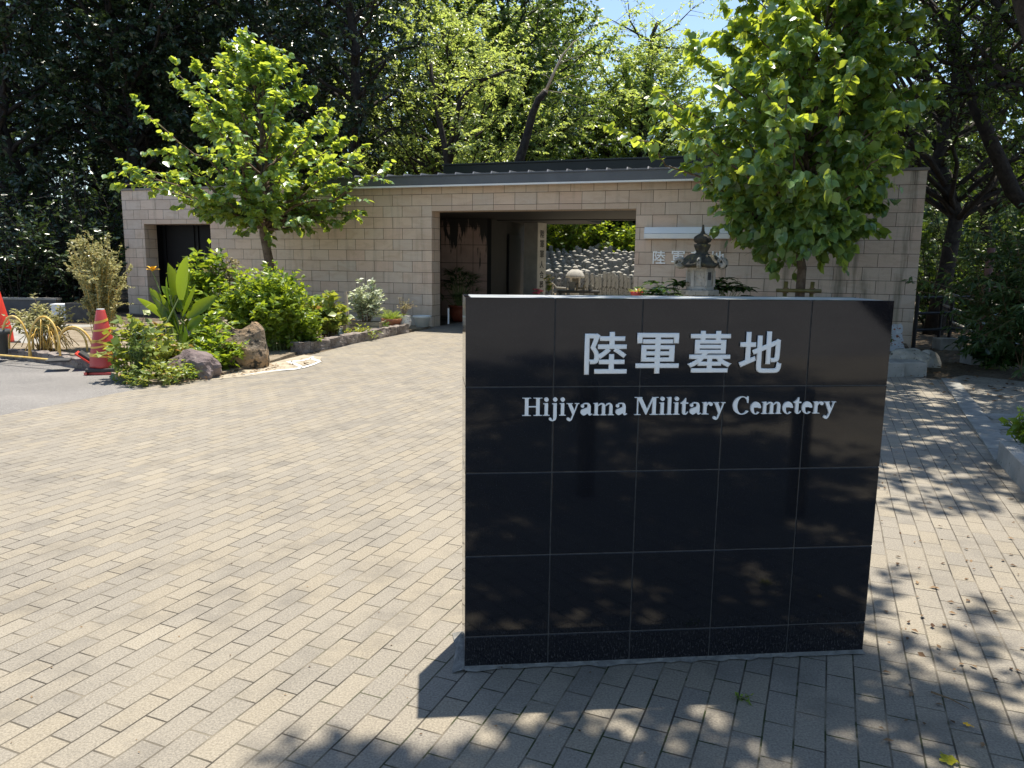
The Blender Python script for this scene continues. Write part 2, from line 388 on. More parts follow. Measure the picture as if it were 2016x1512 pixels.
# ------------------------------------------------------------------ foliage tools
def tmpl_oval(w):
    return (np.array([(0, 0, 0), (w, .42, .07), (0, 1, -.10), (-w, .42, .07)]), np.array([(0, 1, 2), (0, 2, 3)]))
def tmpl_heart():
    v = [(0, .06, 0), (.27, -.05, .03), (.5, .26, .06), (.37, .66, .03), (0, 1.06, -.12), (-.37, .66, .03), (-.5, .26, .06), (-.27, -.05, .03), (0, .5, -.05)]
    f = [(0, 1, 2, 8), (8, 2, 3, 4), (0, 8, 6, 7), (8, 4, 5, 6)]
    return np.array(v), np.array(f)
T_OVAL, T_NARROW, T_WIDE, T_HEART = tmpl_oval(.27), tmpl_oval(.13), tmpl_oval(.40), tmpl_heart()
def nrm(a): return a / np.maximum(np.linalg.norm(a, axis=-1, keepdims=True), 1e-9)
def leaves(P, A, Nn, S, T):
    tv, tf = T; n = len(P); k = len(tv)
    A = nrm(A); side = nrm(np.cross(A, Nn)); Nn = np.cross(side, A)
    V = P[:, None, :] + S[:, None, None] * (tv[None, :, 0:1] * side[:, None, :] + tv[None, :, 1:2] * A[:, None, :] + tv[None, :, 2:3] * Nn[:, None, :])
    Fc = (tf[None] + (np.arange(n) * k)[:, None, None]).reshape(-1, tf.shape[1])
    return V.reshape(-1, 3), Fc
def leaf_obj(name, Ls, T, mat, parent, rng, key=None):
    P = np.concatenate([l[0] for l in Ls]); A = np.concatenate([l[1] for l in Ls]); Nn = np.concatenate([l[2] for l in Ls]); S = np.concatenate([l[3] for l in Ls])
    V, Fc = leaves(P, A, Nn, S, T)
    r = rng.random(len(P)) if key is None else key(P, rng)
    return np_mesh(name, V, Fc, np.repeat(r, len(T[1])), mat, parent)
def bez(a, b, c, n):
    t = np.linspace(0, 1, n)[:, None]
    return (1 - t) ** 2 * a + 2 * t * (1 - t) * b + t * t * c
def along(curve, ts):
    x = ts * (len(curve) - 1); i = np.minimum(x.astype(int), len(curve) - 2); f = (x - i)[:, None]
    return curve[i] * (1 - f) + curve[i + 1] * f, nrm(curve[i + 1] - curve[i])
def spray(curve, n, size, rng, t0=.1, droop=.25, up=.8, jit=.35):
    """two ranks of leaves along a twig"""
    ts = np.sort(rng.random(n)) * (1 - t0) + t0
    P, tg = along(curve, ts)
    sd = nrm(np.cross(tg, np.array([0, 0, 1.0])) + 1e-6)
    sg = np.where(np.arange(n) % 2 == 0, 1.0, -1.0)[:, None]
    A = nrm(tg * .55 + sd * sg * .8 + rng.normal(0, jit, (n, 3)) + np.array([0, 0, -droop]))
    Nn = nrm(np.array([0, 0, up]) + rng.normal(0, jit, (n, 3)) + tg * .1)
    return P, A, Nn, size * (.65 + .6 * rng.random(n))
def grow(rng, H, base, env, n_main, n_twig, n_leaf, twig_len, size, up=.9, t_pow=1.0, droop=.25, lean=(0, 0), in_r=.45, bare=.25, r0=.1, rise=.25, jit=.35, sag=0.0, normal_up=.8, leaf_t0=.1, spread=.55, r_pow=.5, bow=False, att=.72):
    """trunk with limbs, twigs and rows of leaves inside an envelope env(t, azimuth) -> radius"""
    wood = MB(); Ls = []
    ln = np.array([lean[0], lean[1], 0.0])
    zs = np.linspace(0, 1, 9); fl = (1 - (1 - np.minimum(1, zs / .55)) ** 2) if bow else zs ** 1.5
    tr = np.stack([ln[0] * fl + rng.normal(0, .012 * H, 9) * (zs > 0), ln[1] * fl + rng.normal(0, .012 * H, 9) * (zs > 0), zs * H * .93], 1)
    wood.smooth = True
    wood.tube(tr, [r0 * (1.15 if i == 0 else 1) * (1 - .88 * z) for i, z in enumerate(zs)], 8)
    for i in range(n_main):
        t = ((i + rng.random()) / n_main) ** t_pow
        az = i * 2.39996 + rng.normal(0, .25)
        r = env(t, az) * (in_r + (1 - in_r) * rng.random() ** r_pow)
        zt = base + t * (H - base)
        za = max(base * att, min(zt - r * up, H * .85)); za = za + rng.normal(0, .03) * H * .3
        zq = np.clip(za / (H * .93), 0, .98)
        a = np.array([np.interp(zq, zs, tr[:, 0]), np.interp(zq, zs, tr[:, 1]), zq * H * .93])
        cx, cy = (a[0], a[1]) if bow else (ln[0] * zq, ln[1] * zq)
        tip = np.array([cx + r * math.cos(az), cy + r * math.sin(az), zt - sag * r])
        mid = a * .45 + tip * .55 + np.array([0, 0, rise * r * rng.random()])
        c = bez(a, mid, tip, 8); c[1:-1] += rng.normal(0, .02 * r + .01, (6, 3))
        rb = r0 * .42 * (1 - .75 * zq)
        wood.tube(c, np.linspace(rb, rb * .18 + .003, 8), 5)
        L = np.linalg.norm(tip - a)
        for k in range(n_twig):
            q = bare + (1 - bare) * (k + rng.random()) / n_twig
            p, tg = along(c, np.array([min(q, .999)])); p, tg = p[0], tg[0]
            d = nrm(tg * .7 + rng.normal(0, spread, 3) + np.array([0, 0, .12]))
            tl = twig_len * (.55 + .8 * rng.random()) * (1.1 - .35 * q)
            e = p + d * tl; md = p + d * tl * .5 + np.array([0, 0, .06 * tl])
            e = e + np.array([0, 0, -.12 * tl])
            tc = bez(p, md, e, 4)
            wood.tube(tc, [max(.0035, rb * .2), .003, .002, .0015], 3, cap=False)
            Ls.append(spray(tc, n_leaf, size, rng, leaf_t0, droop, normal_up, jit))
        Ls.append(spray(c[4:], max(3, n_leaf), size, rng, .1, droop, normal_up, jit))
    return wood, Ls
def envelope(pts, lop=0.0, lop_az=0.0, lump=.18, seed=0):
    ts = [p[0] for p in pts]; rs = [p[1] for p in pts]
    rg = np.random.default_rng(seed + 77); ph = rg.random(4) * 6.28
    def f(t, az):
        r = np.interp(t, ts, rs)
        r *= 1 + lop * math.cos(az - lop_az)
        return r * (1 + lump * (math.sin(2 * az + ph[0] + 5 * t) * .5 + math.sin(3 * az + ph[1] - 7 * t) * .5))
    return f
def make_tree(name, label, cat, loc, seed, H, base, env, leafmat, T, bark='bark_dark', group=None, rz=0.0, **kw):
    rng = np.random.default_rng(seed)
    t = thing(name, label, cat, loc, rz, group)
    wood, Ls = grow(rng, H, base, env, **kw)
    wood.build('trunk', M[bark], t)
    leaf_obj('crown', Ls, T, M[leafmat], t, rng)
    return t
def make_shrub(name, label, cat, loc, seed, n, H, spread, leafmat, T, size, per, stem='twig', r0=.06, leaf_from=.2, droop=.15, up=.6, side=0, sr=.006, flat=.45, jit=.35, hmin=.55, group=None, side_len=.25, pw=.6):
    rng = np.random.default_rng(seed)
    t = thing(name, label, cat, loc, 0, group)
    wood = MB(); Ls = []
    for i in range(n):
        az = i * 2.39996 + rng.normal(0, .3); u = rng.random() ** pw
        r = spread * u
        h = H * (1 - flat * u * u) * (hmin + (1 - hmin) * rng.random())
        b = np.array([r0 * math.cos(az) * rng.random(), r0 * math.sin(az) * rng.random(), -.02])
        tip = np.array([r * math.cos(az), r * math.sin(az), h])
        mid = b * .5 + tip * .5 + np.array([-.25 * r * math.cos(az), -.25 * r * math.sin(az), .12 * h])
        c = bez(b, mid, tip, 6); c[1:-1] += rng.normal(0, .012, (4, 3))
        wood.tube(c, np.linspace(sr, sr * .4, 6), 4, cap=False)
        Ls.append(spray(c, per, size, rng, leaf_from, droop, up, jit))
        for k in range(side):
            p, tg = along(c, np.array([leaf_from + (1 - leaf_from) * rng.random() * .95])); p, tg = p[0], tg[0]
            d = nrm(tg * .8 + rng.normal(0, .5, 3)); e = p + d * side_len * (.5 + rng.random())
            tc = bez(p, (p + e) / 2 + np.array([0, 0, .02]), e, 3)
            wood.tube(tc, [sr * .5, sr * .4, sr * .25], 3, cap=False)
            Ls.append(spray(tc, max(2, per // 2), size, rng, .15, droop, up, jit))
    wood.build('stems', M[stem], t)
    leaf_obj('foliage', Ls, T, M[leafmat], t, rng)
    return t
def blades(specs, ns=6):
    """long folded leaves: (base, azimuth, elevation, length, width, droop, twist) -> V, F"""
    V = []; Fc = []; n0 = 0
    for (b, az, el, L, w, dr, tw) in specs:
        p = np.array(b, float); e = el; st = L / ns
        d0 = np.array([math.cos(az), math.sin(az), 0]); sd0 = np.array([-math.sin(az), math.cos(az), 0])
        for i in range(ns + 1):
            q = i / ns
            wd = w * (math.sin(PI * min(1, q * .9 + .08)) ** .75) * (1 if q < .98 else .1)
            d = d0 * math.cos(e) + np.array([0, 0, math.sin(e)])
            upv = -d0 * math.sin(e) + np.array([0, 0, math.cos(e)])
            sd = sd0 * math.cos(tw) + upv * math.sin(tw)
            un = -sd0 * math.sin(tw) + upv * math.cos(tw)
            V += [p + sd * wd * .5 + un * wd * .16, p - un * 0.0, p - sd * wd * .5 + un * wd * .16]
            p = p + d * st; e -= dr / ns
        for i in range(ns):
            a = n0 + i * 3
            Fc += [(a, a + 1, a + 4, a + 3), (a + 1, a + 2, a + 5, a + 4)]
        n0 += (ns + 1) * 3
    return np.array(V), np.array(Fc)
def blade_obj(name, specs, mat, parent, rng, ns=6):
    V, Fc = blades(specs, ns)
    r = np.repeat(rng.random(len(specs)), ns * 2)
    return np_mesh(name, V, Fc, r, mat, parent, smooth=True)
def rock_mesh(seed, sx, sy, sz, sub=4, rough=.18, squash=0.3, o0=.62):
    bm = bmesh.new(); bmesh.ops.create_icosphere(bm, subdivisions=sub, radius=1)
    rg = np.random.default_rng(seed); dirs = nrm(rg.normal(0, 1, (9, 3))); offs = o0 + (.92 - o0) * rg.random(9)
    from mathutils import noise as mn
    for v in bm.verts:
        p = np.array(v.co); s = 1.0
        for d, o in zip(dirs, offs):
            h = p @ d
            if h > o: s = min(s, o / h * (1 + .12 * (h - o)))
        q = v.co * s
        q *= 1 + rough * (mn.noise(v.co * 2.1 + Vector((seed, 0, 0))) * .8 + mn.noise(v.co * 6 + Vector((seed, 3, 0))) * .3)
        q.z = max(q.z, -squash)
        v.co = Vector((q.x * sx, q.y * sy, (q.z + squash) * sz))
    me = bpy.data.meshes.new('rock'); bm.to_mesh(me); bm.free()
    return me

# ------------------------------------------------------------------ lettering
def text_mesh(ch, size, depth, offset=0.0):
    cu = bpy.data.curves.new('lettering', 'FONT'); cu.body = ch; cu.size = size; cu.extrude = depth / 2; cu.bevel_depth = offset; cu.bevel_resolution = 0; cu.resolution_u = 4
    cu.align_x = 'LEFT'
    o = bpy.data.objects.new('lettering_curve', cu); COL.objects.link(o)
    dg = bpy.context.evaluated_depsgraph_get(); dg.update()
    me = bpy.data.meshes.new_from_object(o.evaluated_get(dg))
    bpy.data.objects.remove(o); bpy.data.curves.remove(cu)
    # centre on the glyph's own box
    co = np.zeros(len(me.vertices) * 3); me.vertices.foreach_get('co', co); co = co.reshape(-1, 3)
    lo, hi = co.min(0), co.max(0)
    co -= (lo + hi) / 2; me.vertices.foreach_set('co', co.ravel())
    return me, hi - lo
def poly_stroke(pts, ws, n=14):
    """tapering pen stroke through pts (Catmull-Rom) -> polygon"""
    P = [np.array(p, float) for p in pts]; P = [2 * P[0] - P[1]] + P + [2 * P[-1] - P[-2]]
    W = [ws[0]] + list(ws) + [ws[-1]]
    C = []; R = []
    for i in range(1, len(P) - 2):
        for k in range(n):
            t = k / n
            a, b, c, d = P[i - 1], P[i], P[i + 1], P[i + 2]
            C.append(.5 * (2 * b + (c - a) * t + (2 * a - 5 * b + 4 * c - d) * t * t + (3 * b - a - 3 * c + d) * t ** 3))
            tt = t * t * (3 - 2 * t); R.append(W[i] * (1 - tt) + W[i + 1] * tt)
    C.append(P[-2]); R.append(W[-2]); C = np.array(C); R = np.array(R)
    out = []
    T = np.gradient(C, axis=0); T = T / np.maximum(np.linalg.norm(T, axis=1, keepdims=True), 1e-6)
    Nn = np.stack([-T[:, 1], T[:, 0]], 1)
    Lq = C + Nn * R[:, None] / 2; Rq = C - Nn * R[:, None] / 2
    for i in range(len(C) - 1): out.append([Lq[i], Rq[i], Rq[i + 1], Lq[i + 1]])
    return out
def rect(x0, y0, x1, y1): return [[(x0, y0), (x1, y0), (x1, y1), (x0, y1)]]
def disc(x, y, r, ry=None): return [[(x + r * math.cos(a * PI / 14), y + (ry or r) * math.sin(a * PI / 14)) for a in range(28)]]
def foot(x0, x1, sx0, sx1, y=0, h=20, s=1):
    """bracketed serif under (s=1) or over (s=-1) a stem"""
    return [[(x0, y), (x1, y), (x1, y + s * h), (x0, y + s * h)], [(sx0 - 26, y + s * h * .9), (sx1 + 26, y + s * h * .9), (sx1, y + s * (h + 26)), (sx0, y + s * (h + 26))]]
def flag(x0, x1, y): return [[(x1, y + 12), (x1 - 30, y + 12), (x0 - 50, y - 4), (x0 - 50, y - 24), (x0, y - 34), (x1, y - 60)]]
def crescent(cx, cy, rx, ry, ix, iy, icx, a0, a1, n=30):
    out = []
    for i in range(n):
        q = []
        for a, inner in ((a0 + (a1 - a0) * i / n, 0), (a0 + (a1 - a0) * (i + 1) / n, 0), (a0 + (a1 - a0) * (i + 1) / n, 1), (a0 + (a1 - a0) * i / n, 1)):
            ra = R_(a)
            q.append((cx + icx + ix * math.cos(ra), cy + iy * math.sin(ra)) if inner else (cx + rx * math.cos(ra), cy + ry * math.sin(ra)))
        out.append(q)
    return out
def glyph(ch):
    if ch == 'H':
        return rect(115, 5, 245, 671) + rect(533, 5, 663, 671) + rect(240, 322, 540, 360) + foot(21, 341, 115, 245) + foot(437, 757, 533, 663) + foot(21, 341, 115, 245, 676, 20, -1) + foot(437, 757, 533, 663, 676, 20, -1), 778
    if ch == 'i': return rect(76, 5, 198, 450) + flag(76, 198, 461) + foot(14, 262, 76, 198) + disc(137, 608, 80), 278
    if ch == 'l': return rect(76, 5, 198, 660) + flag(76, 198, 664) + foot(14, 262, 76, 198), 278
    if ch == 'j': return rect(126, -40, 248, 450) + flag(126, 248, 461) + disc(187, 608, 80) + poly_stroke([(187, -30), (178, -120), (110, -185), (20, -172), (2, -130)], [122, 100, 52, 36, 36]) + disc(14, -128, 52), 333
    if ch == 'y': return [[(54, 450), (186, 450), (326, 150), (286, 8), (250, -10)], [(286, 8), (250, -10), (226, 40), (300, 120)]] + poly_stroke([(420, 450), (340, 215), (262, 20), (200, -130), (140, -190), (80, -180)], [40, 40, 46, 52, 50, 40]) + disc(84, -140, 62) + rect(10, 436, 240, 461) + rect(322, 436, 488, 461), 500
    if ch == 'a': return rect(302, 70, 422, 345) + poly_stroke([(361, 330), (346, 412), (262, 448), (160, 434), (112, 380)], [120, 84, 44, 36, 32]) + disc(112, 352, 64) + poly_stroke([(305, 282), (205, 232), (112, 172), (98, 100), (150, 42), (225, 44), (300, 100)], [36, 56, 94, 106, 82, 46, 28]) + poly_stroke([(361, 90), (382, 36), (425, 24), (482, 56)], [120, 80, 38, 20]), 500
    if ch == 'm':
        o = rect(76, 5, 194, 450) + flag(76, 194, 461)
        for x in (345, 624): o += rect(x + 10, 5, x + 128, 340) + poly_stroke([(x - 145, 350), (x - 70, 420), (x + 6, 438), (x + 60, 400), (x + 69, 325)], [22, 44, 56, 90, 118])
        return o + foot(16, 258, 66, 204) + foot(298, 530, 345, 483) + foot(577, 816, 624, 762), 833
    if ch == 'M':
        return [[(112, 660), (280, 660), (510, 190), (470, 8), (446, 8)], [(470, 8), (446, 8), (430, 60), (690, 660), (742, 660)]] + rect(112, 5, 152, 660) + rect(702, 5, 832, 671) + rect(14, 654, 300, 676) + rect(690, 654, 926, 676) + foot(14, 252, 112, 152) + foot(608, 926, 690, 842), 944
    if ch == 't': return rect(84, 80, 204, 440) + [[(70, 440), (216, 440), (216, 632), (196, 632), (130, 530), (16, 446), (16, 420)]] + rect(16, 414, 306, 461) + poly_stroke([(146, 120), (152, 52), (196, 24), (258, 38), (312, 110)], [120, 110, 64, 34, 18]), 333
    if ch == 'r': return rect(76, 5, 196, 450) + flag(76, 196, 461) + foot(14, 290, 76, 196) + poly_stroke([(190, 330), (240, 410), (310, 440), (370, 425)], [40, 56, 66, 60]) + disc(362, 394, 70), 444
    if ch == 'e': return crescent(225, 229, 202, 243, 92, 216, 10, 0, 318) + rect(130, 252, 400, 286) + [[(428, 252), (310, 252), (310, 286), (424, 286)]] , 444
    if ch == 'C': return crescent(392, 332, 352, 352, 208, 322, 22, 42, 322) + [[(600, 430), (640, 430), (634, 684), (606, 684), (560, 610)]], 722
    return [], 250
def union_mesh(polys, sc, depth):
    vs = []; fs = []
    for p in polys:
        a = sum(p[i][0] * p[(i + 1) % len(p)][1] - p[(i + 1) % len(p)][0] * p[i][1] for i in range(len(p)))
        p = list(p) if a > 0 else list(p)[::-1]
        fs.append(list(range(len(vs), len(vs) + len(p)))); vs += [Vector((q[0], q[1])) for q in p]
    V, E_, Fq = geometry.delaunay_2d_cdt(vs, [], fs, 1, 1e-3)[:3]
    from collections import Counter
    cnt = Counter()
    for f in Fq:
        for i in range(len(f)): cnt[tuple(sorted((f[i], f[(i + 1) % len(f)])))] += 1
    n = len(V)
    VV = [(v.x * sc, v.y * sc, depth) for v in V] + [(v.x * sc, v.y * sc, 0) for v in V]
    FF = [tuple(f) for f in Fq] + [tuple(i + n for i in f)[::-1] for f in Fq]
    for f in Fq:
        for i in range(len(f)):
            a, b = f[i], f[(i + 1) % len(f)]
            if cnt[tuple(sorted((a, b)))] == 1: FF.append((a, a + n, b + n, b))
    me = bpy.data.meshes.new('letter'); me.from_pydata(VV, [], FF); me.update()
    return me

# ================================================================== SETTING
def sheet(name, pts, z, mat, thick=0.0):
    me = bpy.data.meshes.new(name)
    bm = bmesh.new()
    f = bm.faces.new([bm.verts.new((p[0], p[1], z)) for p in pts]); f.normal_update()
    if f.normal.z < 0: f.normal_flip()
    if thick:
        r = bmesh.ops.extrude_face_region(bm, geom=[f])
        bmesh.ops.translate(bm, verts=[v for v in r['geom'] if isinstance(v, bmesh.types.BMVert)], vec=(0, 0, -thick))
    bmesh.ops.recalc_face_normals(bm, faces=bm.faces)
    if not thick:
        for q in bm.faces:
            q.normal_update()
            if q.normal.z < 0: q.normal_flip()
    bm.to_mesh(me); bm.free()
    o = obj(name, me, mat); o['kind'] = 'structure'
    return o
# terrain: flat round the entrance, rising behind the graves and to the sides
def terr(x, y):
    h = 0.0
    h += max(0, min(1, (y - 27) / 19)) * 1.35 if -9 < x < 14 else max(0, min(1, (y - 27) / 25)) * 1.2
    h += max(0, (y - 48)) * .10
    return h
gv = []; gf = []
xs = list(np.linspace(-150, -14, 18)) + list(np.linspace(-12, 16, 29)) + list(np.linspace(18, 150, 18))
ys = list(np.linspace(-140, -20, 10)) + list(np.linspace(-15, 26, 24)) + list(np.linspace(27, 60, 34)) + list(np.linspace(65, 170, 14))
for y in ys:
    for x in xs: gv.append((x, y, terr(x, y) - .012))
nx = len(xs)
for j in range(len(ys) - 1):
    for i in range(nx - 1): gf.append((j * nx + i, j * nx + i + 1, (j + 1) * nx + i + 1, (j + 1) * nx + i))
me = bpy.data.meshes.new('ground'); me.from_pydata(gv, [], gf)
o = obj('ground', me, M['soil']); o['kind'] = 'structure'

AL = R_(-20)
WB = G(851, 644); WU = Vector((math.cos(AL), math.sin(AL), 0)); WN = Vector((-math.sin(AL), math.cos(AL), 0))
def BW(s, d, z): return WB + WU * s + WN * d + Vector((0, 0, z))

pav = [G(851, 646), G(700, 676), G(600, 702), G(520, 728), G(440, 741), G(330, 755), G(150, 789), G(0, 818), (-7.5, 5.9), (-13, 2.0), (-13, -4.2), (9, -6.2), (5.2, 1.2), G(2016, 968), G(1965, 905), G(1855, 748), G(1790, 742), (6.2, 13.0), BW(5.2, -.9, 0), BW(4.66, 0, 0), BW(4.66, 4.2, 0), BW(.0, 4.2, 0), BW(0, 0, 0)]
sheet('brick_paving', pav, 0.0, M['paving'])
asph = [G(0, 818), G(150, 789), G(330, 755), G(250, 744), G(170, 727), G(110, 716), G(0, 703), (-16, 12.6), (-30, 14), (-30, 3), (-13, 2.0), (-7.5, 5.9)]
sheet('asphalt', asph, -.004, M['asphalt'])
road = [(-30, 3), (-13, 2.0), (-13, -4.2), (9, -6.2), (30, -8), (60, -18), (60, -33), (-60, -19), (-60, 4)]
sheet('road', road, -.006, M['asphalt'])
sheet('parking_apron', [G(42, 690), G(170, 690), G(225, 640), (-11.5, 17.2), (-20, 19), (-20, 13.2)], .004, M['concrete'])
sheet('courtyard', [BW(-4, 4.2, 0), BW(10, 4.2, 0), (15, 27), (-9, 27)], .0, M['sand'])
bed = [G(205, 733), G(245, 748), G(300, 757), G(360, 752), G(440, 738), G(530, 716), G(592, 694), G(700, 671), G(848, 646), BW(-.1, -.05, 0), BW(-6.0, -.05, 0), (-9.2, 16.0), (-8.2, 13.2), G(170, 690)]
sheet('garden_bed', bed, .035, M['bed'], .06)
sheet('kerbed_bed', [G(0, 696), G(110, 706), G(205, 722), G(225, 692), G(42, 687), G(-60, 686), G(-60, 692)], .10, M['bed'], .12)
rbed = [BW(4.9, -.05, 0), BW(9.85, -.05, 0), G(1815, 738), G(1700, 742), BW(5.2, -2.4, 0)]
sheet('planting_bed', rbed, .10, M['soil'], .12)
sheet('shaded_path', [G(1855, 748), G(1962, 905), G(2100, 900), G(2100, 760), G(1900, 738)], -.002, pm('packed_earth', (.17, .155, .13), (.27, .25, .21), 1.6, .95, .6, 40, .02, .2, speck=(24, (.09, .075, .05), .57)))

# pale slab edging in front of the basin, with its white painted border
t = thing('edging_slab', 'worn sandy stone slab strip with white painted border in front of the basin rock', 'stone slab')
mb = MB(); mb.prism([G(x, y) for x, y in [(330, 756), (440, 739), (545, 712), (598, 699), (634, 703), (628, 712), (570, 728), (480, 742)]], -.01, .006); mb.build('slab', M['pale_slab'], t, bevel=.004)
mb = MB()
def band(pts, w):
    P = [G(x, y, .0095) for x, y in pts]; vs = []
    for i, p in enumerate(P):
        d = (P[min(i + 1, len(P) - 1)] - P[max(i - 1, 0)]).normalized(); q = Vector((-d.y, d.x, 0)) * w[min(i, len(w) - 1)] * .5
        vs += [p + q, p - q]
    mb.add(vs, [(2 * i, 2 * i + 1, 2 * i + 3, 2 * i + 2) for i in range(len(P) - 1)])
band([(478, 738), (510, 733.5), (545, 729), (578, 726.5), (597, 723), (614, 718), (630, 711.5)], [.02, .05, .08, .10, .07, .06, .05])
band([(629, 711), (617, 707), (612, 704.5), (617, 702)], [.06, .07, .06, .03])
band([(613, 705), (592, 710), (570, 711.5)], [.06, .09, .12])
band([(569, 711.5), (580, 716), (591, 721), (592, 724)], [.10, .07, .06, .05])
mb.build('white_border', M['paint'], t)

# ================================================================== GATEHOUSE
gate = thing('cemetery_gatehouse', 'long low gatehouse of sandy stone blocks with a wide open passage and grey roof', 'gatehouse', tuple(WB), AL)
WH = 3.25
def wall_uv(me):
    uvl = me.uv_layers.new(name='UVMap')
    for p in me.polygons:
        nx_, ny_, nz_ = abs(p.normal.x), abs(p.normal.y), abs(p.normal.z)
        for li in p.loop_indices:
            v = me.vertices[me.loops[li].vertex_index].co
            if ny_ >= nx_ and ny_ >= nz_: uvl.data[li].uv = (v.x, v.z)
            elif nx_ >= nz_: uvl.data[li].uv = (v.y + .13, v.z)
            else: uvl.data[li].uv = (v.x, v.y)
SL, SR = -9.13, 9.94
TH = .42
wl = MB()
for (a, b, z0, z1) in [(SL, -8.42, -.1, WH), (-6.25, 0, -.1, WH), (4.66, SR, -.1, WH), (-8.42, -6.25, 2.5, WH), (0, 4.66, 2.75, WH)]:
    wl.box((a, 0, z0), (b, TH, z1))
# wing returns
wl.box((SL, TH, -.1), (SL + .3, 3.4, WH)); wl.box((SL + .3, 3.1, -.1), (-3.2, 3.4, WH)); wl.box((6.4, TH, -.1), (6.7, 4.4, WH - .1))
wl.build('stone_wall', M['block'], gate, uv=wall_uv)
lmat = mat_blocks('lintel_facing', .5, .125, [(.58, .41, .30), (.60, .47, .35), (.54, .38, .285)], (.085, .06, .045), False)
lin = MB(); lin.box((-8.42, -.003, 2.375), (-6.25, TH, 2.499)); lin.build('lintel_course', lmat, gate, uv=wall_uv)
lin = MB(); lin.box((0.002, -.003, 2.625), (4.658, TH, 2.749)); lin.build('lintel_course', lmat, gate, uv=wall_uv)
cpmat = pm('coping_stone', (.19, .17, .15), (.26, .235, .21), 3, .85, .3, 40)
cpm = MB(); cpm.box((SL - .03, -.03, WH), (-3.0, TH + .03, WH + .05)); cpm.build('coping', cpmat, gate)
cpm = MB(); cpm.box((7.3, -.03, WH), (SR + .03, TH + .03, WH + .05)); cpm.build('coping', cpmat, gate)
# closed black double door in the left wing
dr = MB(); dr.box((-8.42, .62, -.05), (-7.36, .68, 2.375)); dr.box((-7.31, .62, -.05), (-6.25, .68, 2.375))
dr.box((-8.44, TH + .002, -.05), (-8.421, .70, 2.4)); dr.box((-6.249, TH + .002, -.05), (-6.23, .70, 2.4)); dr.box((-8.42, TH + .002, 2.38), (-6.25, .70, 2.41))
for x in (-8.33, -7.36, -7.22, -6.32): dr.box((x, .585, -.05), (x + .04, .618, 2.375))
dr.build('door', pm('black_door_paint', (.004, .004, .005), (.006, .006, .007), 5, .55, spec=.25), gate)
hd = MB(); hd.tube([(-7.40, .54, .95), (-7.40, .54, 1.25)], .014); hd.tube([(-7.40, .54, .97), (-7.40, .59, .97)], .01); hd.tube([(-7.40, .54, 1.23), (-7.40, .59, 1.23)], .01)
hd.build('handle', M['dkmetal'], gate.children[-1])
# passage: stained tile back wall, dark side wall, soffit
def tile_mat():
    m, t, b = new_mat('stained_brown_tile'); uv = coords(t, 'UV')
    n = N(t, 'ShaderNodeTexBrick'); n.offset = 0; t.links.new(uv, n.inputs['Vector']); n.inputs['Scale'].default_value = 1
    n.inputs['Brick Width'].default_value = .45; n.inputs['Row Height'].default_value = .49; n.inputs['Mortar Size'].default_value = .007
    c = mix(t, .6, (.48, .31, .25), ramp(t, noise(t, uv, 3, 5), [(.3, (.38, .25, .2)), (.7, (.58, .40, .33))]))
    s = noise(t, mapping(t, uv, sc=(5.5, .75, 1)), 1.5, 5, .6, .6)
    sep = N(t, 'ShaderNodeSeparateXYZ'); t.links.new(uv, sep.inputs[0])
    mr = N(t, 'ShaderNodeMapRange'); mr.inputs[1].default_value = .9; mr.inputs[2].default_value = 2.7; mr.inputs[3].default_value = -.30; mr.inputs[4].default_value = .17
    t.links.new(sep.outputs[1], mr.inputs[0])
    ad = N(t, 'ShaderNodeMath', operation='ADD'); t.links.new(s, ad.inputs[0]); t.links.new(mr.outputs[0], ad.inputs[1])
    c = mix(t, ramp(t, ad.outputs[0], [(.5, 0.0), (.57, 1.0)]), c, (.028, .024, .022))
    t.links.new(mix(t, n.outputs['Fac'], c, (.03, .022, .02)), b.inputs['Base Color']); b.inputs['Roughness'].default_value = .6
    return m
# local frame: the tile wall stands square to the view, about four metres in
IV = gate.matrix_basis.inverted() if False else (Matrix.Translation(WB) @ Matrix.Rotation(AL, 4, 'Z')).inverted()
def L(p): return IV @ Vector(p)
D_T = 21.3
pa, pb = AT(845, 514, D_T + .1), AT(967, 514, D_T - .1)
tw = MB()
def slabwall(mb, a, b, th, z0, z1, uvlen=True):
    a = Vector((a[0], a[1], 0)); b = Vector((b[0], b[1], 0)); d = (b - a).normalized(); nn = Vector((-d.y, d.x, 0)) * th
    mb.prism([L(a), L(b), L(b + nn), L(a + nn)], z0, z1)
slabwall(tw, pa, pb, .2, -.05, 2.95)
def tile_uv(me):
    uvl = me.uv_layers.new(name='UVMap'); a = L((pa[0], pa[1], 0))
    for p in me.polygons:
        for li in p.loop_indices:
            v = me.vertices[me.loops[li].vertex_index].co
            uvl.data[li].uv = (((v - a).to_2d()).length + .12, v.z)
tw.build('tile_wall', tile_mat(), gate, uv=tile_uv)
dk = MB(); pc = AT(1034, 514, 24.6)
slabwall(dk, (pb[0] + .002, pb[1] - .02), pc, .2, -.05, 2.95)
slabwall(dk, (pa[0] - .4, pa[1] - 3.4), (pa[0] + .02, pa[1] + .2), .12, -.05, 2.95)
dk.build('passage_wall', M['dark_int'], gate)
dd = MB(); q0 = Vector(pb[:2] + (0,)) if False else Vector((pb[0], pb[1], 0)); q1 = Vector((pc[0], pc[1], 0)); dv = (q1 - q0).normalized(); nn = Vector((dv.y, -dv.x, 0))
e0, e1 = q0 + dv * 1.5 + nn * .03, q0 + dv * 2.75 + nn * .03
dd.prism([L(e0), L(e0 + nn * .04), L(e1 + nn * .04), L(e1)], 0, 2.3); dd.build('inner_door', M['black_metal'], gate)
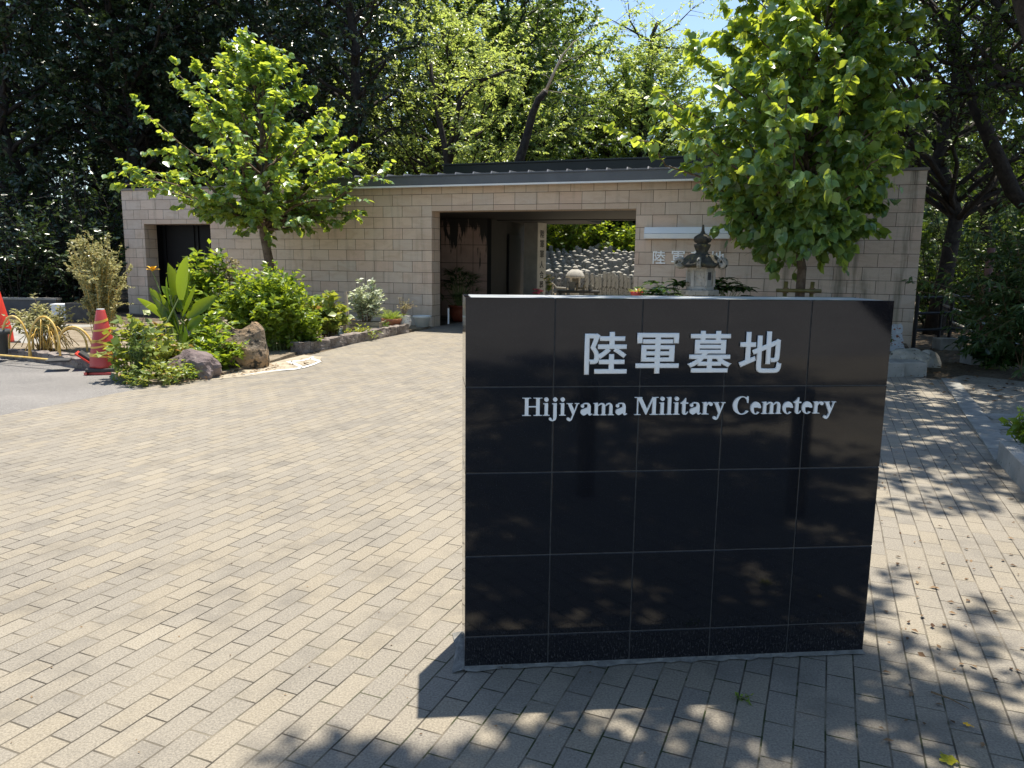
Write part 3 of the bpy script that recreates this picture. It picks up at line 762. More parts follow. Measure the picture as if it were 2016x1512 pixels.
sf = MB(); sf.box((-2.6, TH + .002, 2.66), (6.4, 4.25, 2.80)); sf.box((-2.6, 4.25, 2.64), (6.4, 4.55, 2.86)); sf.box((-2.6, 4.55, 2.68), (2.2, 7.2, 2.82))
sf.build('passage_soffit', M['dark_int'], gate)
# roof
RX0, RX1 = -2.75, 7.3
fa = MB(); fa.box((RX0, -.30, 3.172), (RX1, -.26, 3.36)); fa.box((RX0, -.32, 3.36), (RX1, -.24, 3.395)); fa.box((RX0, -.26, 3.172), (RX0 + .04, 4.6, 3.395)); fa.box((RX1 - .04, -.26, 3.172), (RX1, 4.6, 3.395)); fa.box((RX0, -.26, 3.172), (RX1, 0.0, 3.19))
fa.build('fascia', M['dkmetal'], gate, bevel=.004)
ds = MB(); ds.box((RX0, -.305, 3.135), (RX1, -.20, 3.170)); ds.build('drip_edge', M['white'], gate)
rf = MB()
def rz(y): return 3.385 + (y + .24) * .035
rf.add([(RX0, -.24, rz(-.24)), (RX1, -.24, rz(-.24)), (RX1, 4.6, rz(4.6)), (RX0, 4.6, rz(4.6)), (RX0, -.24, 3.2), (RX1, -.24, 3.2), (RX1, 4.6, 3.2), (RX0, 4.6, 3.2)], [(0, 1, 2, 3), (7, 6, 5, 4), (3, 2, 6, 7)])
x = RX0 + .1
while x < RX1 - .1:
    a, b = rz(-.30), rz(4.6)
    rf.add([(x, -.325, a - .002), (x + .035, -.325, a - .002), (x + .035, 4.6, b), (x, 4.6, b), (x + .006, -.29, a + .05), (x + .026, -.29, a + .05), (x + .026, 4.6, b + .05), (x + .006, 4.6, b + .05)],
           [(0, 1, 5, 4), (4, 5, 6, 7), (1, 2, 6, 5), (3, 0, 4, 7), (2, 3, 7, 6)])
    x += .42
rf.build('roof', M['roofm'], gate)
ur = MB()
u0 = L(AT(868, 400, 19.5)).x
ur.box((u0, 1.9, 3.45), (7.0, 4.5, 3.86)); ur.box((u0 - .03, 1.86, 3.86), (7.03, 4.54, 3.90))
ur.build('raised_roof_box', M['black_glass'], gate, bevel=.006)
# lamp box over the wall lettering
lb = MB(); lb.box((4.864, -.16, 2.02), (6.56, -.002, 2.12)); lb.build('sign_lamp', M['white'], gate, bevel=.006)
lc = MB(); lc.add([(4.864, -.16, 2.124), (6.56, -.16, 2.124), (6.56, -.10, 2.25), (4.864, -.10, 2.25), (4.864, -.002, 2.124), (6.56, -.002, 2.124), (6.56, -.002, 2.25), (4.864, -.002, 2.25)], [(0, 1, 2, 3), (3, 2, 6, 7), (0, 3, 7, 4), (1, 5, 6, 2), (4, 5, 1, 0)])
lc.build('lamp_cover', pm('satin_white_cover', (.74, .78, .82), (.8, .83, .86), 2, .2), gate.children[-1])
for i, ch in enumerate('陸軍墓地'):
    me, sz = text_mesh(ch, .30, .008, .0045)
    lo = obj('letter', me, M['steel'], gate)
    k = .27 / sz[1]
    lo.scale = (k, k, 1); lo.rotation_euler = (PI / 2, 0, 0); lo.location = (5.17 + i * .385, -.012, 1.645)
# small fittings
pl = MB(); pl.tube([(.20, -.02 + TH + .06, .05), (.20, -.02 + TH + .06, .42)], .022, 8); pl.build('white_pipe', M['white'], gate)

# ================================================================== SIGN
SYAW = .1036; S_ = 1.06; TL = Vector((-.1565 * S_, 2.5274 * S_, CAM_H - .12 * S_))
TS = .3 * S_; SW = 5 * TS; SH = TL.z; SD = .28
sg = thing('cemetery_sign', 'polished black granite sign wall with silver lettering standing on the brick paving', 'sign', (TL.x, TL.y, 0), SYAW)
co_ = MB(); co_.box((.0025, .0025, 0), (SW - .0025, SD - .0025, SH - .0025)); co_.build('core', M['grout'], sg)
cl = MB(); tp = MB(); g = .0022
zs_ = [SH - TS * k for k in range(5)] + [.0]
for i in range(5):
    for j in range(5):
        cl.box((i * TS + (g if i else 0), 0, zs_[j + 1] + g), ((i + 1) * TS - (g if i < 4 else 0), .02, zs_[j] - (g if j else 0)))
        cl.box((i * TS + (g if i else 0), SD - .02, zs_[j + 1] + g), ((i + 1) * TS - (g if i < 4 else 0), SD, zs_[j] - (g if j else 0)))
    tp.box((i * TS + (g if i else 0.0205), .0205, SH - .02), ((i + 1) * TS - (g if i < 4 else .0205), SD - .0205, SH - .0004))
    cl.box((.0, .0205, zs_[i + 1] + g), (.02, SD - .0205, zs_[i] - g)); cl.box((SW - .02, .0205, zs_[i + 1] + g), (SW, SD - .0205, zs_[i] - g))
cl.build('granite_cladding', M['granite'], sg, bevel=.0012)
tp.build('top_slab', pm('dusty_sky_glint_granite', (.36, .39, .43), (.5, .52, .54), 9, .3, spec=.9), sg, bevel=.0012)  # pale blue base colour paints in sky reflection and glint on dusty black granite
mo = MB()
rg = np.random.default_rng(5)
pts = []
for k in range(41): pts.append((SW * k / 40, -.012 - .022 * rg.random() * (1 if k % 3 else .4)))
mo.add([(x, y, .006) for x, y in pts] + [(x, -.0005, .014) for x, y in pts], [(k, k + 1, 42 + k, 41 + k) for k in range(40)])
mo.add([(-.05, -.03, .006), (-.03, .15, .006), (-.04, SD, .006), (-.0005, SD, .012), (-.0005, -.02, .012)], [(4, 3, 2, 1, 0)])
mo.build('mortar_bed', pm('pale_mortar', (.13, .13, .12), (.23, .225, .205), 30, .95, .8, 60, .01), sg)
# position in sign plane from a pixel of the photo
su = Vector((math.cos(SYAW), math.sin(SYAW), 0)); sn = Vector((-math.sin(SYAW), math.cos(SYAW), 0))
def SP(px, py):
    d = Vector(ray(px, py)); o3 = Vector((0, 0, CAM_H)); k = (TL - o3).dot(sn) / d.dot(sn); X = o3 + d * k
    return (X - TL).dot(su), X.z
for ch, (x0, y0, x1, y1) in zip('陸軍墓地', [(1150, 653, 1234, 737), (1251, 655, 1336, 735), (1353, 651, 1440, 733), (1454, 652, 1538, 734)]):
    me, sz = text_mesh(ch, .16, .004, .0030)
    a = SP(x0, (y0 + y1) / 2); b = SP(x1, (y0 + y1) / 2); c = SP((x0 + x1) / 2, y0); d = SP((x0 + x1) / 2, y1)
    lo = obj('letter', me, M['steel'], sg)
    lo.scale = ((b[0] - a[0]) / sz[0], (c[1] - d[1]) / sz[1], 1); lo.rotation_euler = (PI / 2, 0, 0)
    lo.location = ((a[0] + b[0]) / 2, -.0065, (c[1] + d[1]) / 2)
txt = 'Hijiyama Military Cemetery'
adv = [glyph(c)[1] for c in txt]; xl = SP(1027, 800); xr = SP(1643, 797)
zl, zr = SP(1045, 816.5)[1], SP(1600, 814.5)[1]; zb = (zl + zr) / 2
sc_ = (xr[0] - xl[0]) / (sum(adv) - 20); cur = xl[0]
for ch, w in zip(txt, adv):
    gl = glyph(ch)[0]
    if gl:
        lo = obj('letter', union_mesh(gl, sc_, .008), M['steel'], sg)
        lo.rotation_euler = (PI / 2, 0, 0); lo.location = (cur, -.0008, zb)
    cur += w * sc_

# ================================================================== YOUNG STREET TREES
def hero(name, label, px, D, seed, prof, top, bot, **kw):
    """prof: (photo y, half width px left, half width px right)"""
    k = D / F_PX
    b = Vector((XA(px, D), D, 0))
    zt = AT(px, top, D).z; zb = AT(px, bot, D).z
    ys = sorted([((AT(px, y, D).z - zb) / (zt - zb), l * k, r * k) for y, l, r in prof])
    ts = [q[0] for q in ys]
    rg = np.random.default_rng(seed); ph = rg.random(3) * 6
    def env(t, az):
        l = np.interp(t, ts, [q[1] for q in ys]); r = np.interp(t, ts, [q[2] for q in ys])
        c = math.cos(az); w = (c + 1) / 2
        return (l * (1 - w) + r * w) * (1 + .10 * math.sin(2 * az + ph[0] + 6 * t) + .08 * math.sin(5 * az + ph[1]))
    return make_tree(name, label, 'tree', tuple(b), seed, zt, zb, env, 'lf_linden', T_HEART, bark='bark', **kw)
hero('young_linden_tree', 'smaller young broadleaf tree before the stone wall, sunlit yellow-green crown above the green bush', 524, 16.9, 11,
     [(436, 105, 140), (405, 175, 195), (370, 235, 220), (330, 265, 245), (290, 230, 255), (240, 200, 235), (190, 150, 210), (145, 120, 70), (100, 90, 20)], 92, 438,
     n_main=92, n_twig=8, n_leaf=14, twig_len=.52, size=.125, att=.97, up=.8, r0=.135, bare=.22, rise=.10, droop=.45, in_r=.26, jit=.42, normal_up=.8, lean=(-.05, 0), t_pow=1.3, spread=.32, r_pow=.85)
hero('young_linden_tree', 'large young heart-leaved tree standing in front of the right half of the stone wall', 1578, 13.2, 23,
     [(474, 95, 100), (445, 135, 125), (410, 170, 140), (370, 215, 155), (320, 350, 180), (250, 320, 205), (180, 280, 185), (100, 240, 150), (20, 195, 120), (-50, 150, 90)], -70, 474,
     n_main=150, n_twig=9, n_leaf=13, twig_len=.58, size=.15, att=.97, up=.75, r0=.10, bare=.2, rise=.12, droop=.85, in_r=.40, jit=.42, normal_up=.55, lean=(.1, .1), t_pow=1.35, spread=.40, r_pow=.65)

# ================================================================== FOREST
def forest_tree(name, label, cat_, px, D, seed, H, base, prof, leaf, T, z0=None, **kw):
    x = XA(px, D); z = terr(x, D) if z0 is None else z0
    d = dict(n_main=60, n_twig=10, n_leaf=30, twig_len=1.6, size=.19, up=.5, r0=.26, bare=.25, rise=.25, droop=.35, in_r=.35, jit=.45, bark='bark_dark')
    d.update(kw)
    return make_tree(name, label, cat_, (x, D, z - .05), seed, H, base, envelope(prof, seed=seed), leaf, T, **d)
EV = [(0, 2.2), (.15, 3.6), (.45, 4.2), (.75, 3.4), (1, 1.0)]
# dark evergreens on the left, each placed where the photo shows its trunk or crown
e1 = forest_tree('evergreen_tree', 'tall dark evergreen over the left edge, behind the bright red cone', 'tree', 40, 24.5, 31, 16, 2.6, EV, 'lf_dark', T_OVAL)
e2 = forest_tree('evergreen_tree', 'dark evergreen with a bare upright trunk behind the left end of the wall', 'tree', 268, 25.5, 32, 17, 5.2, [(0, 2.4), (.2, 4.0), (.5, 4.6), (.8, 3.6), (1, 1.0)], 'lf_dark', T_OVAL, r0=.3)
e3 = dup(e2, (XA(318, 27), 27, 0), 2.0, .95, 'slimmer dark evergreen whose trunk stands beside the bare upright one, behind the wall')
e4 = forest_tree('evergreen_tree', 'dark evergreen right behind the top of the smaller young tree', 'tree', 520, 27, 34, 17, 4.0, EV, 'lf_dark', T_OVAL)
e5 = forest_tree('evergreen_tree', 'dark overhanging evergreen whose crown edge meets the pale cherry trees', 'tree', 690, 26, 35, 18, 5.5, [(0, 1.8), (.15, 3.0), (.4, 3.6), (.75, 3.2), (1, 1.2)], 'lf_dark', T_OVAL, size=.17)
BK = 'dark trees filling the wood behind the left half of the gatehouse'
BL = 'dark leafy tree deep in the wood behind the left half of the gatehouse'
k_ = 0
for px, D, s, src in [(-60, 31, 1.0, e1), (110, 33, 1.1, e4), (200, 38, 1.05, e1), (400, 34, 1.05, e1), (600, 35, 1.1, e4), (470, 41, 1.2, e2), (740, 36, .95, e4), (20, 42, 1.2, e2), (330, 45, 1.2, e4), (650, 46, 1.25, e1)]:
    x = XA(px, D); q = dup(src, (x, D, terr(x, D) - .05), 1.3 + 2.1 * k_, s, BL); q['group'] = BK; k_ += 1
# understorey along the left
for i, (px, D, H, sp, sd, lab) in enumerate([(30, 20.5, 3.4, 2.0, 41, 'dark leafy thicket at the left edge behind the hoop edging'), (170, 21.5, 4.2, 1.9, 42, 'dark leafy thicket beside the left end of the stone wall'), (-70, 22.5, 4.5, 2.2, 43, 'dark tall thicket half out of view past the left edge'), (110, 24.5, 5.4, 2.2, 44, 'taller dark thicket showing between the two thickets left of the wall')]):
    make_shrub('thicket', lab, 'bush', (XA(px, D), D, 0), sd, 42, H, sp, 'lf_dark', T_OVAL, .15, 22, side=7, r0=.7, leaf_from=.05, flat=.4, sr=.02, side_len=.8, stem='bark_dark')

# cherry trees right behind the gatehouse
CH = [(0, 3.2), (.25, 4.4), (.55, 4.4), (.8, 3.2), (1, 1.2)]
ck = dict(n_main=66, n_twig=10, n_leaf=28, twig_len=1.5, size=.16, up=.75, r0=.2, rise=.12, droop=.3, in_r=.4, jit=.35, normal_up=1.1)
forest_tree('cherry_tree', 'sunlit cherry tree with thin dark forked stems behind the left part of the roof', 'tree', 872, 31, 51, 11.0, 3.6, CH, 'lf_cherry', T_OVAL, **ck)
ck2 = dict(ck); ck2.update(size=.30, twig_len=2.4, n_main=84, n_twig=11, n_leaf=30, r0=.36)
forest_tree('cherry_tree', 'broad sunlit cherry tree between the forked-stem cherry and the sawn-off trunk', 'tree', 955, 37, 54, 11.6, 4.6, CH, 'lf_cherry', T_OVAL, **dict(ck, n_main=76, n_leaf=32, size=.19))
def big(k): return [(p, q * k) for p, q in CH]
forest_tree('cherry_tree', 'sunlit cherry tree right above the raised black roof box', 'tree', 1060, 55, 52, 16.0, 6.0, big(2.0), 'lf_cherry', T_OVAL, **ck2)
forest_tree('cherry_tree', 'leafy cherry tree with slanting dark limbs, left of the patch of sky', 'tree', 1235, 56, 53, 14.0, 5.5, big(1.75), 'lf_cherry', T_OVAL, lean=(1.2, 0), **ck2)
# slanting limb with a cut end and one bare pale shoot
t = thing('cut_limb_tree', 'dark sawn-off cherry trunk with a single bare pale shoot above the roof', 'tree', (XA(985, 23.6), 23.6, 0))
def rel(px, py, D, b): return AT(px, py, D) - Vector(b)
b0 = (XA(985, 23.6), 23.6, 0)
mb = MB(); mb.smooth = True
mb.tube([(0, 0, 0), rel(1018, 330, 23.6, b0), rel(1036, 272, 23.6, b0), rel(1048, 225, 23.5, b0), rel(1060, 196, 23.4, b0), rel(1074, 180, 23.3, b0)], [.20, .15, .125, .11, .10, .09], 8)
mb.build('trunk', M['bark_dark'], t)
mb = MB(); mb.tube([rel(1073, 181, 23.3, b0), rel(1075, 178, 23.3, b0)], [.088, .083], 8); mb.build('cut_end', M['bark_pale'], t)
mb = MB(); mb.smooth = True
mb.tube([rel(1074, 180, 23.3, b0), rel(1092, 140, 23.3, b0), rel(1108, 108, 23.3, b0), rel(1130, 82, 23.3, b0), rel(1158, 66, 23.3, b0)], [.05, .042, .03, .018, .008], 6)
for a, bq, r in [((1098, 128), (1150, 108), .012), ((1085, 158), (1066, 146), .012), ((1080, 168), (1130, 148), .012), ((1104, 115), (1092, 90), .01), ((1120, 94), (1165, 92), .008), ((1076, 178), (1150, 195), .012)]:
    mb.tube([rel(*a, 23.3, b0), rel((a[0] + bq[0]) / 2, (a[1] + bq[1]) / 2 - 3, 23.3, b0), rel(*bq, 23.3, b0)], [r, r * .8, r * .4], 4)
mb.build('bare_shoot', M['bark_pale'], t)
# slanting dark limbs of the cherries
def limb_tree(name, label, base, D, runs, seed, leaf='lf_cherry', n=24, size=.15, bark='bark_dark', twig=1.1, nt=5):
    rng = np.random.default_rng(seed); b = (XA(base, D), D, terr(XA(base, D), D) - .05)
    t = thing(name, label, 'tree', b); w = MB(); w.smooth = True; Ls = []
    for ri, (pts, r0, r1) in enumerate(runs):
        P = [np.array(rel(x, y, D, b)) for x, y in pts]
        if ri == 0: P = [np.zeros(3)] + P
        w.tube(P, np.linspace(r0, r1, len(P)), 7)
        for q in range(len(P) - 1):
            for k in range(nt):
                p = P[q] + (P[q + 1] - P[q]) * rng.random(); d = nrm(nrm(P[q + 1] - P[q]) * .5 + rng.normal(0, .7, 3)); e = p + d * twig * (.5 + rng.random())
                tc = bez(p, (p + e) / 2 + np.array([0, 0, .08]), e, 4); w.tube(tc, [.014, .01, .006, .003], 4, cap=False)
                Ls.append(spray(tc, n, size, rng, .2, .3, 1.0, .38))
    w.build('trunk', M[bark], t)
    if Ls: leaf_obj('crown', Ls, T_OVAL, M[leaf], t, rng)
    return t
limb_tree('cherry_tree', 'cherry with two thick dark limbs leaning right over the roof box', 1090, 53, [([(1100, 345), (1130, 315), (1160, 275), (1185, 240), (1215, 215), (1262, 198)], .38, .12), ([(1185, 242), (1205, 222), (1228, 190), (1245, 185)], .2, .08), ([(1160, 275), (1200, 258), (1240, 232), (1290, 205)], .2, .1)], 61, size=.27, twig=2.2, n=32, nt=8)
limb_tree('cherry_tree', 'thin dark forked cherry stem behind the roof, left of the sawn-off trunk', 884, 24.5, [([(884, 345), (876, 290), (862, 225), (850, 160), (848, 120)], .13, .05), ([(884, 320), (900, 270), (910, 230)], .1, .05), ([(938, 165), (950, 135), (968, 112)], .06, .03), ([(884, 300), (905, 200), (938, 162), (990, 142), (1030, 132)], .09, .03)], 62)
limb_tree('bare_topped_tree', 'thin-leaved tree with a bare dark top against the sky', 1268, 53.5, [([(1262, 330), (1268, 200), (1276, 140), (1281, 105), (1284, 70), (1296, 42)], .34, .10), ([(1284, 92), (1330, 95), (1372, 98)], .08, .025), ([(1278, 80), (1240, 58), (1205, 40)], .08, .025), ([(1286, 75), (1330, 50), (1370, 10)], .07, .02), ([(1260, 75), (1240, 40), (1235, -10)], .07, .02)], 63, n=15, size=.24, twig=2.4, nt=8)
# big round evergreens behind the cherries
rk = dict(n_main=64, n_twig=11, n_leaf=30, twig_len=1.8, size=.22, up=.6, r0=.35)
r1 = forest_tree('round_evergreen', 'big rounded evergreen rising behind the cherries, left of the patch of sky', 'tree', 990, 38, 71, 16.2, 4, [(0, 3), (.3, 5.2), (.6, 5.4), (.85, 3.8), (1, 1.2)], 'lf_mid', T_OVAL, **rk)
r2 = dup(r1, (XA(1065, 45), 45, terr(XA(1065, 45), 45)), 2.2, (.8, .8, .9), 'second rounded evergreen behind the cherries, its edge against the sky')
r3 = dup(r1, (XA(860, 42), 42, terr(XA(860, 42), 42)), 4.2, (1, 1, 1.1), 'rounded evergreen rising between the dark wood and the cherries')
r4 = dup(r1, (XA(1245, 62), 62, terr(XA(1245, 62), 62)), 1.0, (1, 1, .72), 'low rounded tree under the patch of sky')
r5 = dup(r1, (XA(1385, 58), 58, terr(XA(1385, 58), 58)), 3.4, (.9, .9, .55), 'low rounded tree behind the left edge of the large young tree')
# right-hand side
forest_tree('feathery_tree', 'tall thin-leaved tree behind the large young tree, its edge against the sky', 'tree', 1530, 22, 81, 12.5, 3.5, [(0, 1.6), (.3, 2.4), (.6, 2.3), (.85, 1.7), (1, .7)], 'lf_cherry', T_NARROW, n_main=48, n_twig=9, n_leaf=22, twig_len=1.1, size=.17, up=.9, r0=.16)
rt = forest_tree('shade_tree', 'dark spreading tree with thick twisting limbs over the right end of the wall', 'tree', 1850, 17.5, 82, 11.5, 3.6, [(0, 2.4), (.25, 4.2), (.6, 4.6), (.85, 3.6), (1, 1.4)], 'lf_mid', T_OVAL, n_main=60, n_twig=9, n_leaf=26, twig_len=1.3, size=.125, up=.7, r0=.2, z0=0)
rt2 = dup(rt, (XA(2060, 20), 20, 0), 2.4, 1.15, 'dark spreading tree past the right edge behind the black railing')
rt3 = dup(rt, (XA(1700, 25), 25, 0), 4.0, 1.1, 'dark tree behind the crown of the large young tree')
rt4 = dup(rt, (XA(1930, 27), 27, 0), 5.2, 1.25, 'dark tree deep in the wood behind the black railing')
rt5 = dup(rt, (XA(2150, 31), 31, 0), .7, 1.3, 'dark tree deep in the wood beyond the right edge')
rt6 = dup(rt, (XA(1560, 33), 33, terr(XA(1560, 33), 33)), 2.9, 1.05, 'dark tree deep behind the trunk line of the large young tree')
limb_tree('shade_tree', 'dark tree with thick crooked limbs reaching left across the upper right', 2080, 13.5, [([(2090, 420), (2060, 250), (2016, 165), (1960, 130), (1900, 132), (1850, 120)], .12, .035), ([(1975, 150), (1930, 100), (1890, 60)], .06, .02), ([(2016, 170), (1960, 168), (1930, 190), (1895, 130), (1880, 90)], .06, .02), ([(1960, 165), (1910, 185), (1860, 165), (1800, 150)], .06, .02), ([(2016, 60), (1985, 40), (1950, -10)], .08, .04)], 64, 'lf_mid', 16, .115, twig=.9, nt=7)
# canopy of the trees beside and behind the viewer: dappled shade, and the dark in the polished granite
sk = dict(n_main=46, n_twig=7, n_leaf=12, twig_len=1.1, size=.15, up=.45, r0=.18)
SE = [(0, 2.4), (.3, 3.5), (.65, 3.4), (1, 1.6)]
def shade_tree(label, loc, lean, seed, H=10.0, base=5.2, prof=SE, **kw):
    d = dict(sk); d.update(kw)
    return make_tree('roadside_tree', label, 'tree', loc, seed, H, base, envelope(prof, seed=seed), 'lf_mid', T_OVAL, lean=lean, bow=True, **d)
shade_tree('roadside tree leaning over the right-hand edge of the brick path', (10.3, 8.8, 0), (-4.9, 0), 83, n_main=66, n_leaf=24)
shade_tree('roadside tree right of the viewer beside the concrete planter', (7.0, .40, 0), (-4.9, 1.9), 84, n_main=64, n_leaf=26, prof=[(0, 1.7), (.3, 2.5), (.65, 2.5), (1, 1.4)])
shade_tree('roadside tree behind the viewer shading the entrance paving', (7.6, -3.6, 0), (-4.2, 1.2), 85, n_main=68, n_leaf=28)
shade_tree('roadside tree behind the viewer at the left of the paved entrance', (-6.2, -3.4, 0), (4.4, -.2), 86, n_main=68, n_leaf=28)
shade_tree('tall tree past the right end of the wall, shading the large young tree', (13.0, 14.7, 0), (-5.1, 0), 88, H=12.5, base=7.6, prof=[(0, 2.4), (.3, 3.4), (.65, 3.3), (1, 1.8)], n_main=80, n_leaf=38, size=.18)
shade_tree('tall tree over the black railing past the right end of the wall', (15.0, 13.6, 0), (-3.3, 0), 89, H=12.5, base=7.0, prof=[(0, 2.8), (.3, 4.4), (.65, 4.2), (1, 1.8)], n_main=76, n_leaf=30)
# sunlit understorey behind the graves
for i, (px, D, H, sp, sd, lab) in enumerate([(1115, 47, 4.2, 2.0, 91, 'yellow-green bush above the grave rows, beside the tall grave marker'), (1180, 48, 3.4, 1.6, 92, 'yellow-green bush above the middle of the grave rows'), (1235, 47, 3.4, 1.5, 93, 'yellow-green bush above the right end of the grave rows')]):
    make_shrub('grave_side_bush', lab, 'bush', (XA(px, D), D, terr(XA(px, D), D) - .1), sd, 46, H, sp, 'lf_bush', T_WIDE, .24, 12, side=4, r0=.6, leaf_from=.15, side_len=.7, sr=.015)
for i, (px, D, H, sp, sd, lab) in enumerate([(1850, 19, 2.6, 1.5, 94, 'green bush behind the black railing next to the wall end'), (1920, 21, 3.0, 1.7, 95, 'green bush behind the red-brown post'), (1990, 19.5, 2.8, 1.5, 96, 'dark bush behind the handrails at the right edge'), (1880, 25, 4.6, 2.3, 97, 'yellowish tall bush catching sun behind the handrails')]):
    make_shrub('wood_edge_bush', lab, 'bush', (XA(px, D), D, 0), sd, 40, H, sp, 'lf_mid' if sd != 97 else 'lf_cherry', T_OVAL, .15, 16, side=5, r0=.5, leaf_from=.1, side_len=.6, sr=.014, stem='bark_dark')
# far-off wood that closes the view
rng = np.random.default_rng(7); Ls = []
n = 42000
az = rng.uniform(R_(42), R_(146), n); dd = rng.uniform(52, 78, n)
X = np.cos(az) * dd; Y = np.sin(az) * dd
cap = 7 + 2.2 * np.sin(az * 17) + 1.6 * np.sin(az * 41 + 1) + 3.0 * (az > R_(97)) - 4.0 * (az > R_(118)) + 3.0 * (az < R_(66))
Z = np.array([terr(x, y) for x, y in zip(X, Y)]) + rng.random(n) * cap
A = nrm(rng.normal(0, 1, (n, 3))); Ls.append((np.stack([X, Y, Z], 1), A, nrm(rng.normal(0, 1, (n, 3)) + np.array([0, -.4, .8])), .55 + .5 * rng.random(n)))
o = leaf_obj('distant_wood', Ls, T_WIDE, M['lf_mid'], None, rng)
tag(o, 'far dark wood closing the view behind all the single trees', 'wood', None, 'stuff')

# ================================================================== CEMETERY COURT (seen through the passage)
# gravestones in rows on the rising ground
def grave_mesh(h, w):
    mb = MB(); mb.box((-w * .75, -w * .75, -.3), (w * .75, w * .75, .10)); mb.box((-w / 2, -w / 2, .10), (w / 2, w / 2, h))
    mb.add([(-w / 2, -w / 2, h + .001), (w / 2, -w / 2, h + .001), (w / 2, w / 2, h + .001), (-w / 2, w / 2, h + .001), (0, 0, h + w * .28)], [(0, 1, 4), (1, 2, 4), (2, 3, 4), (3, 0, 4), (3, 2, 1, 0)])
    return mb
gm1 = grave_mesh(.84, .18).build('gravestone', M['grave'], None, bevel=.004)
gm2 = grave_mesh(.98, .20).build('gravestone', M['grave'], None, bevel=.004)
rng = np.random.default_rng(3); first = {0: True, 1: True}
for r in range(15):
    D = 29.0 + 1.2 * r
    x0, x1 = XA(1050, D), XA(1275, D)
    n = int((x1 - x0) / .385)
    for i in range(n):
        k = int(rng.random() < .4); src = (gm1, gm2)[k]
        if first[k]: o = src; first[k] = False
        else: o = src.copy(); COL.objects.link(o)
        x = x0 + (i + .5 + .25 * (r % 2)) * (x1 - x0) / n + rng.normal(0, .02)
        y = D + rng.normal(0, .05)
        o.location = (x, y, terr(x, y)); o.rotation_euler = (rng.normal(0, .015), rng.normal(0, .02), rng.normal(0, .05))
        s = .9 + .25 * rng.random(); o.scale = (s, s, s)
        tag(o, 'weathered grey square gravestone in the dense rows seen through the passage', 'gravestone', 'gravestones in rows on the rising ground')
sgm = MB(); sgm.box((-.15, -.05, -.2), (.15, .05, 1.12)); sgm.box((-.12, -.045, 1.12), (.12, .045, 1.16)); gs = sgm.build('grave_slab', M['grave'], None, bevel=.015)
for i in range(13):
    o = gs if i == 0 else gs.copy()
    if i: COL.objects.link(o)
    px = 1158 + i * 8.2; D = 27.2 + .05 * i
    o.location = (XA(px, D), D, 0); o.rotation_euler = (0, rng.normal(0, .02), rng.normal(0, .1)); h = .85 + .2 * rng.random(); o.scale = (.48, 1, h)
    tag(o, 'narrow grey grave slab in the front rank along the grave court, side by side', 'gravestone', 'slabs standing side by side in front of the graves')
pk = MB(); pk.add([(-1.1, -.15, -.3), (1.1, -.15, -.3), (1.1, .15, -.3), (-1.1, .15, -.3), (-1.1, -.15, .55), (1.1, -.15, .55), (1.1, .15, .55), (-1.1, .15, .55), (-.3, -.15, .98), (.25, -.15, .98), (.25, .15, .98), (-.3, .15, .98)], [(0, 1, 5, 9, 8, 4), (3, 7, 11, 10, 6, 2), (4, 8, 11, 7), (8, 9, 10, 11), (9, 5, 6, 10), (0, 4, 7, 3), (1, 2, 6, 5)])
o = pk.build('memorial_stone', M['grave'], None, bevel=.03); D = 47.2; o.location = (XA(1188, D), D, terr(XA(1188, D), D) + .35)
tag(o, 'wide grey memorial stone with sloping shoulders at the top of the grave rows', 'memorial')

# tall square marker post with carved characters
D = 23.6; b = Vector((XA(1053, D), D, 0)); H = AT(1053, 434, D).z; w = .50
mk = thing('grave_marker', 'tall square stone marker with a column of carved black characters', 'marker', tuple(b), R_(-34))
mb = MB(); mb.box((-w / 2, -w / 2, -.1), (w / 2, w / 2, H)); mb.build('pillar', pm('marker_stone', (.42, .405, .38), (.56, .54, .50), 2.5, .92, .5, 30, .02, .2), mk, bevel=.015)
mb = MB(); mb.box((-.5, -.5, -.1), (.5, .5, .32)); mb.build('plinth', M['grave'], mk, bevel=.02)
for i, ch in enumerate('陸軍軍人合葬之墓'):
    me, sz = text_mesh(ch, .25, .002, .003)
    lo = obj('letter', me, M['ink'], mk); k = .225 / max(sz[0], sz[1]); kk = (min(1.1, .27 / sz[1] / 1.0) if False else k)
    lo.scale = (k, k, 1)
    lo.rotation_euler = (PI / 2, 0, PI / 2); lo.location = (w / 2 + .003, 0, H - .40 - i * .305)
# mushroom-roofed lantern in the court
D = 26.2; b = (XA(1133, D), D, 0)
lt = thing('grave_lantern', 'squat stone lantern with a domed mushroom roof before the graves', 'lantern', b)
zt = AT(1133, 521, D).z; zr = AT(1133, 546, D).z
mb = MB(); mb.smooth = True; mb.lathe([(.30, zr - .02), (.315, zr), (.305, zr + .06), (.24, zr + .18), (.13, zr + .26), (.06, zr + .285)], 20, mod=lambda a, z: 1 + .04 * abs(math.cos(4 * a))); mb.build('roof', M['stone_pale'], lt)
mb = MB(); mb.lathe([(.05, zr + .28), (.08, zr + .30), (.09, zr + .335), (.03, zr + .39)], 12); mb.build('finial', M['stone_pale'], lt)
mb = MB(); mb.box((-.17, -.17, zr - .32), (-.11, .17, zr - .02)); mb.box((.11, -.17, zr - .32), (.17, .17, zr - .02)); mb.box((-.109, .09, zr - .32), (.109, .15, zr - .02)); mb.build('fire_box', M['stone_pale'], lt)
mb = MB(); mb.lathe([(.26, zr - .42), (.28, zr - .36), (.22, zr - .322)], 6); mb.lathe([(.20, -.05), (.17, .2), (.15, zr - .421)], 12); mb.build('post', M['stone_pale'], lt)
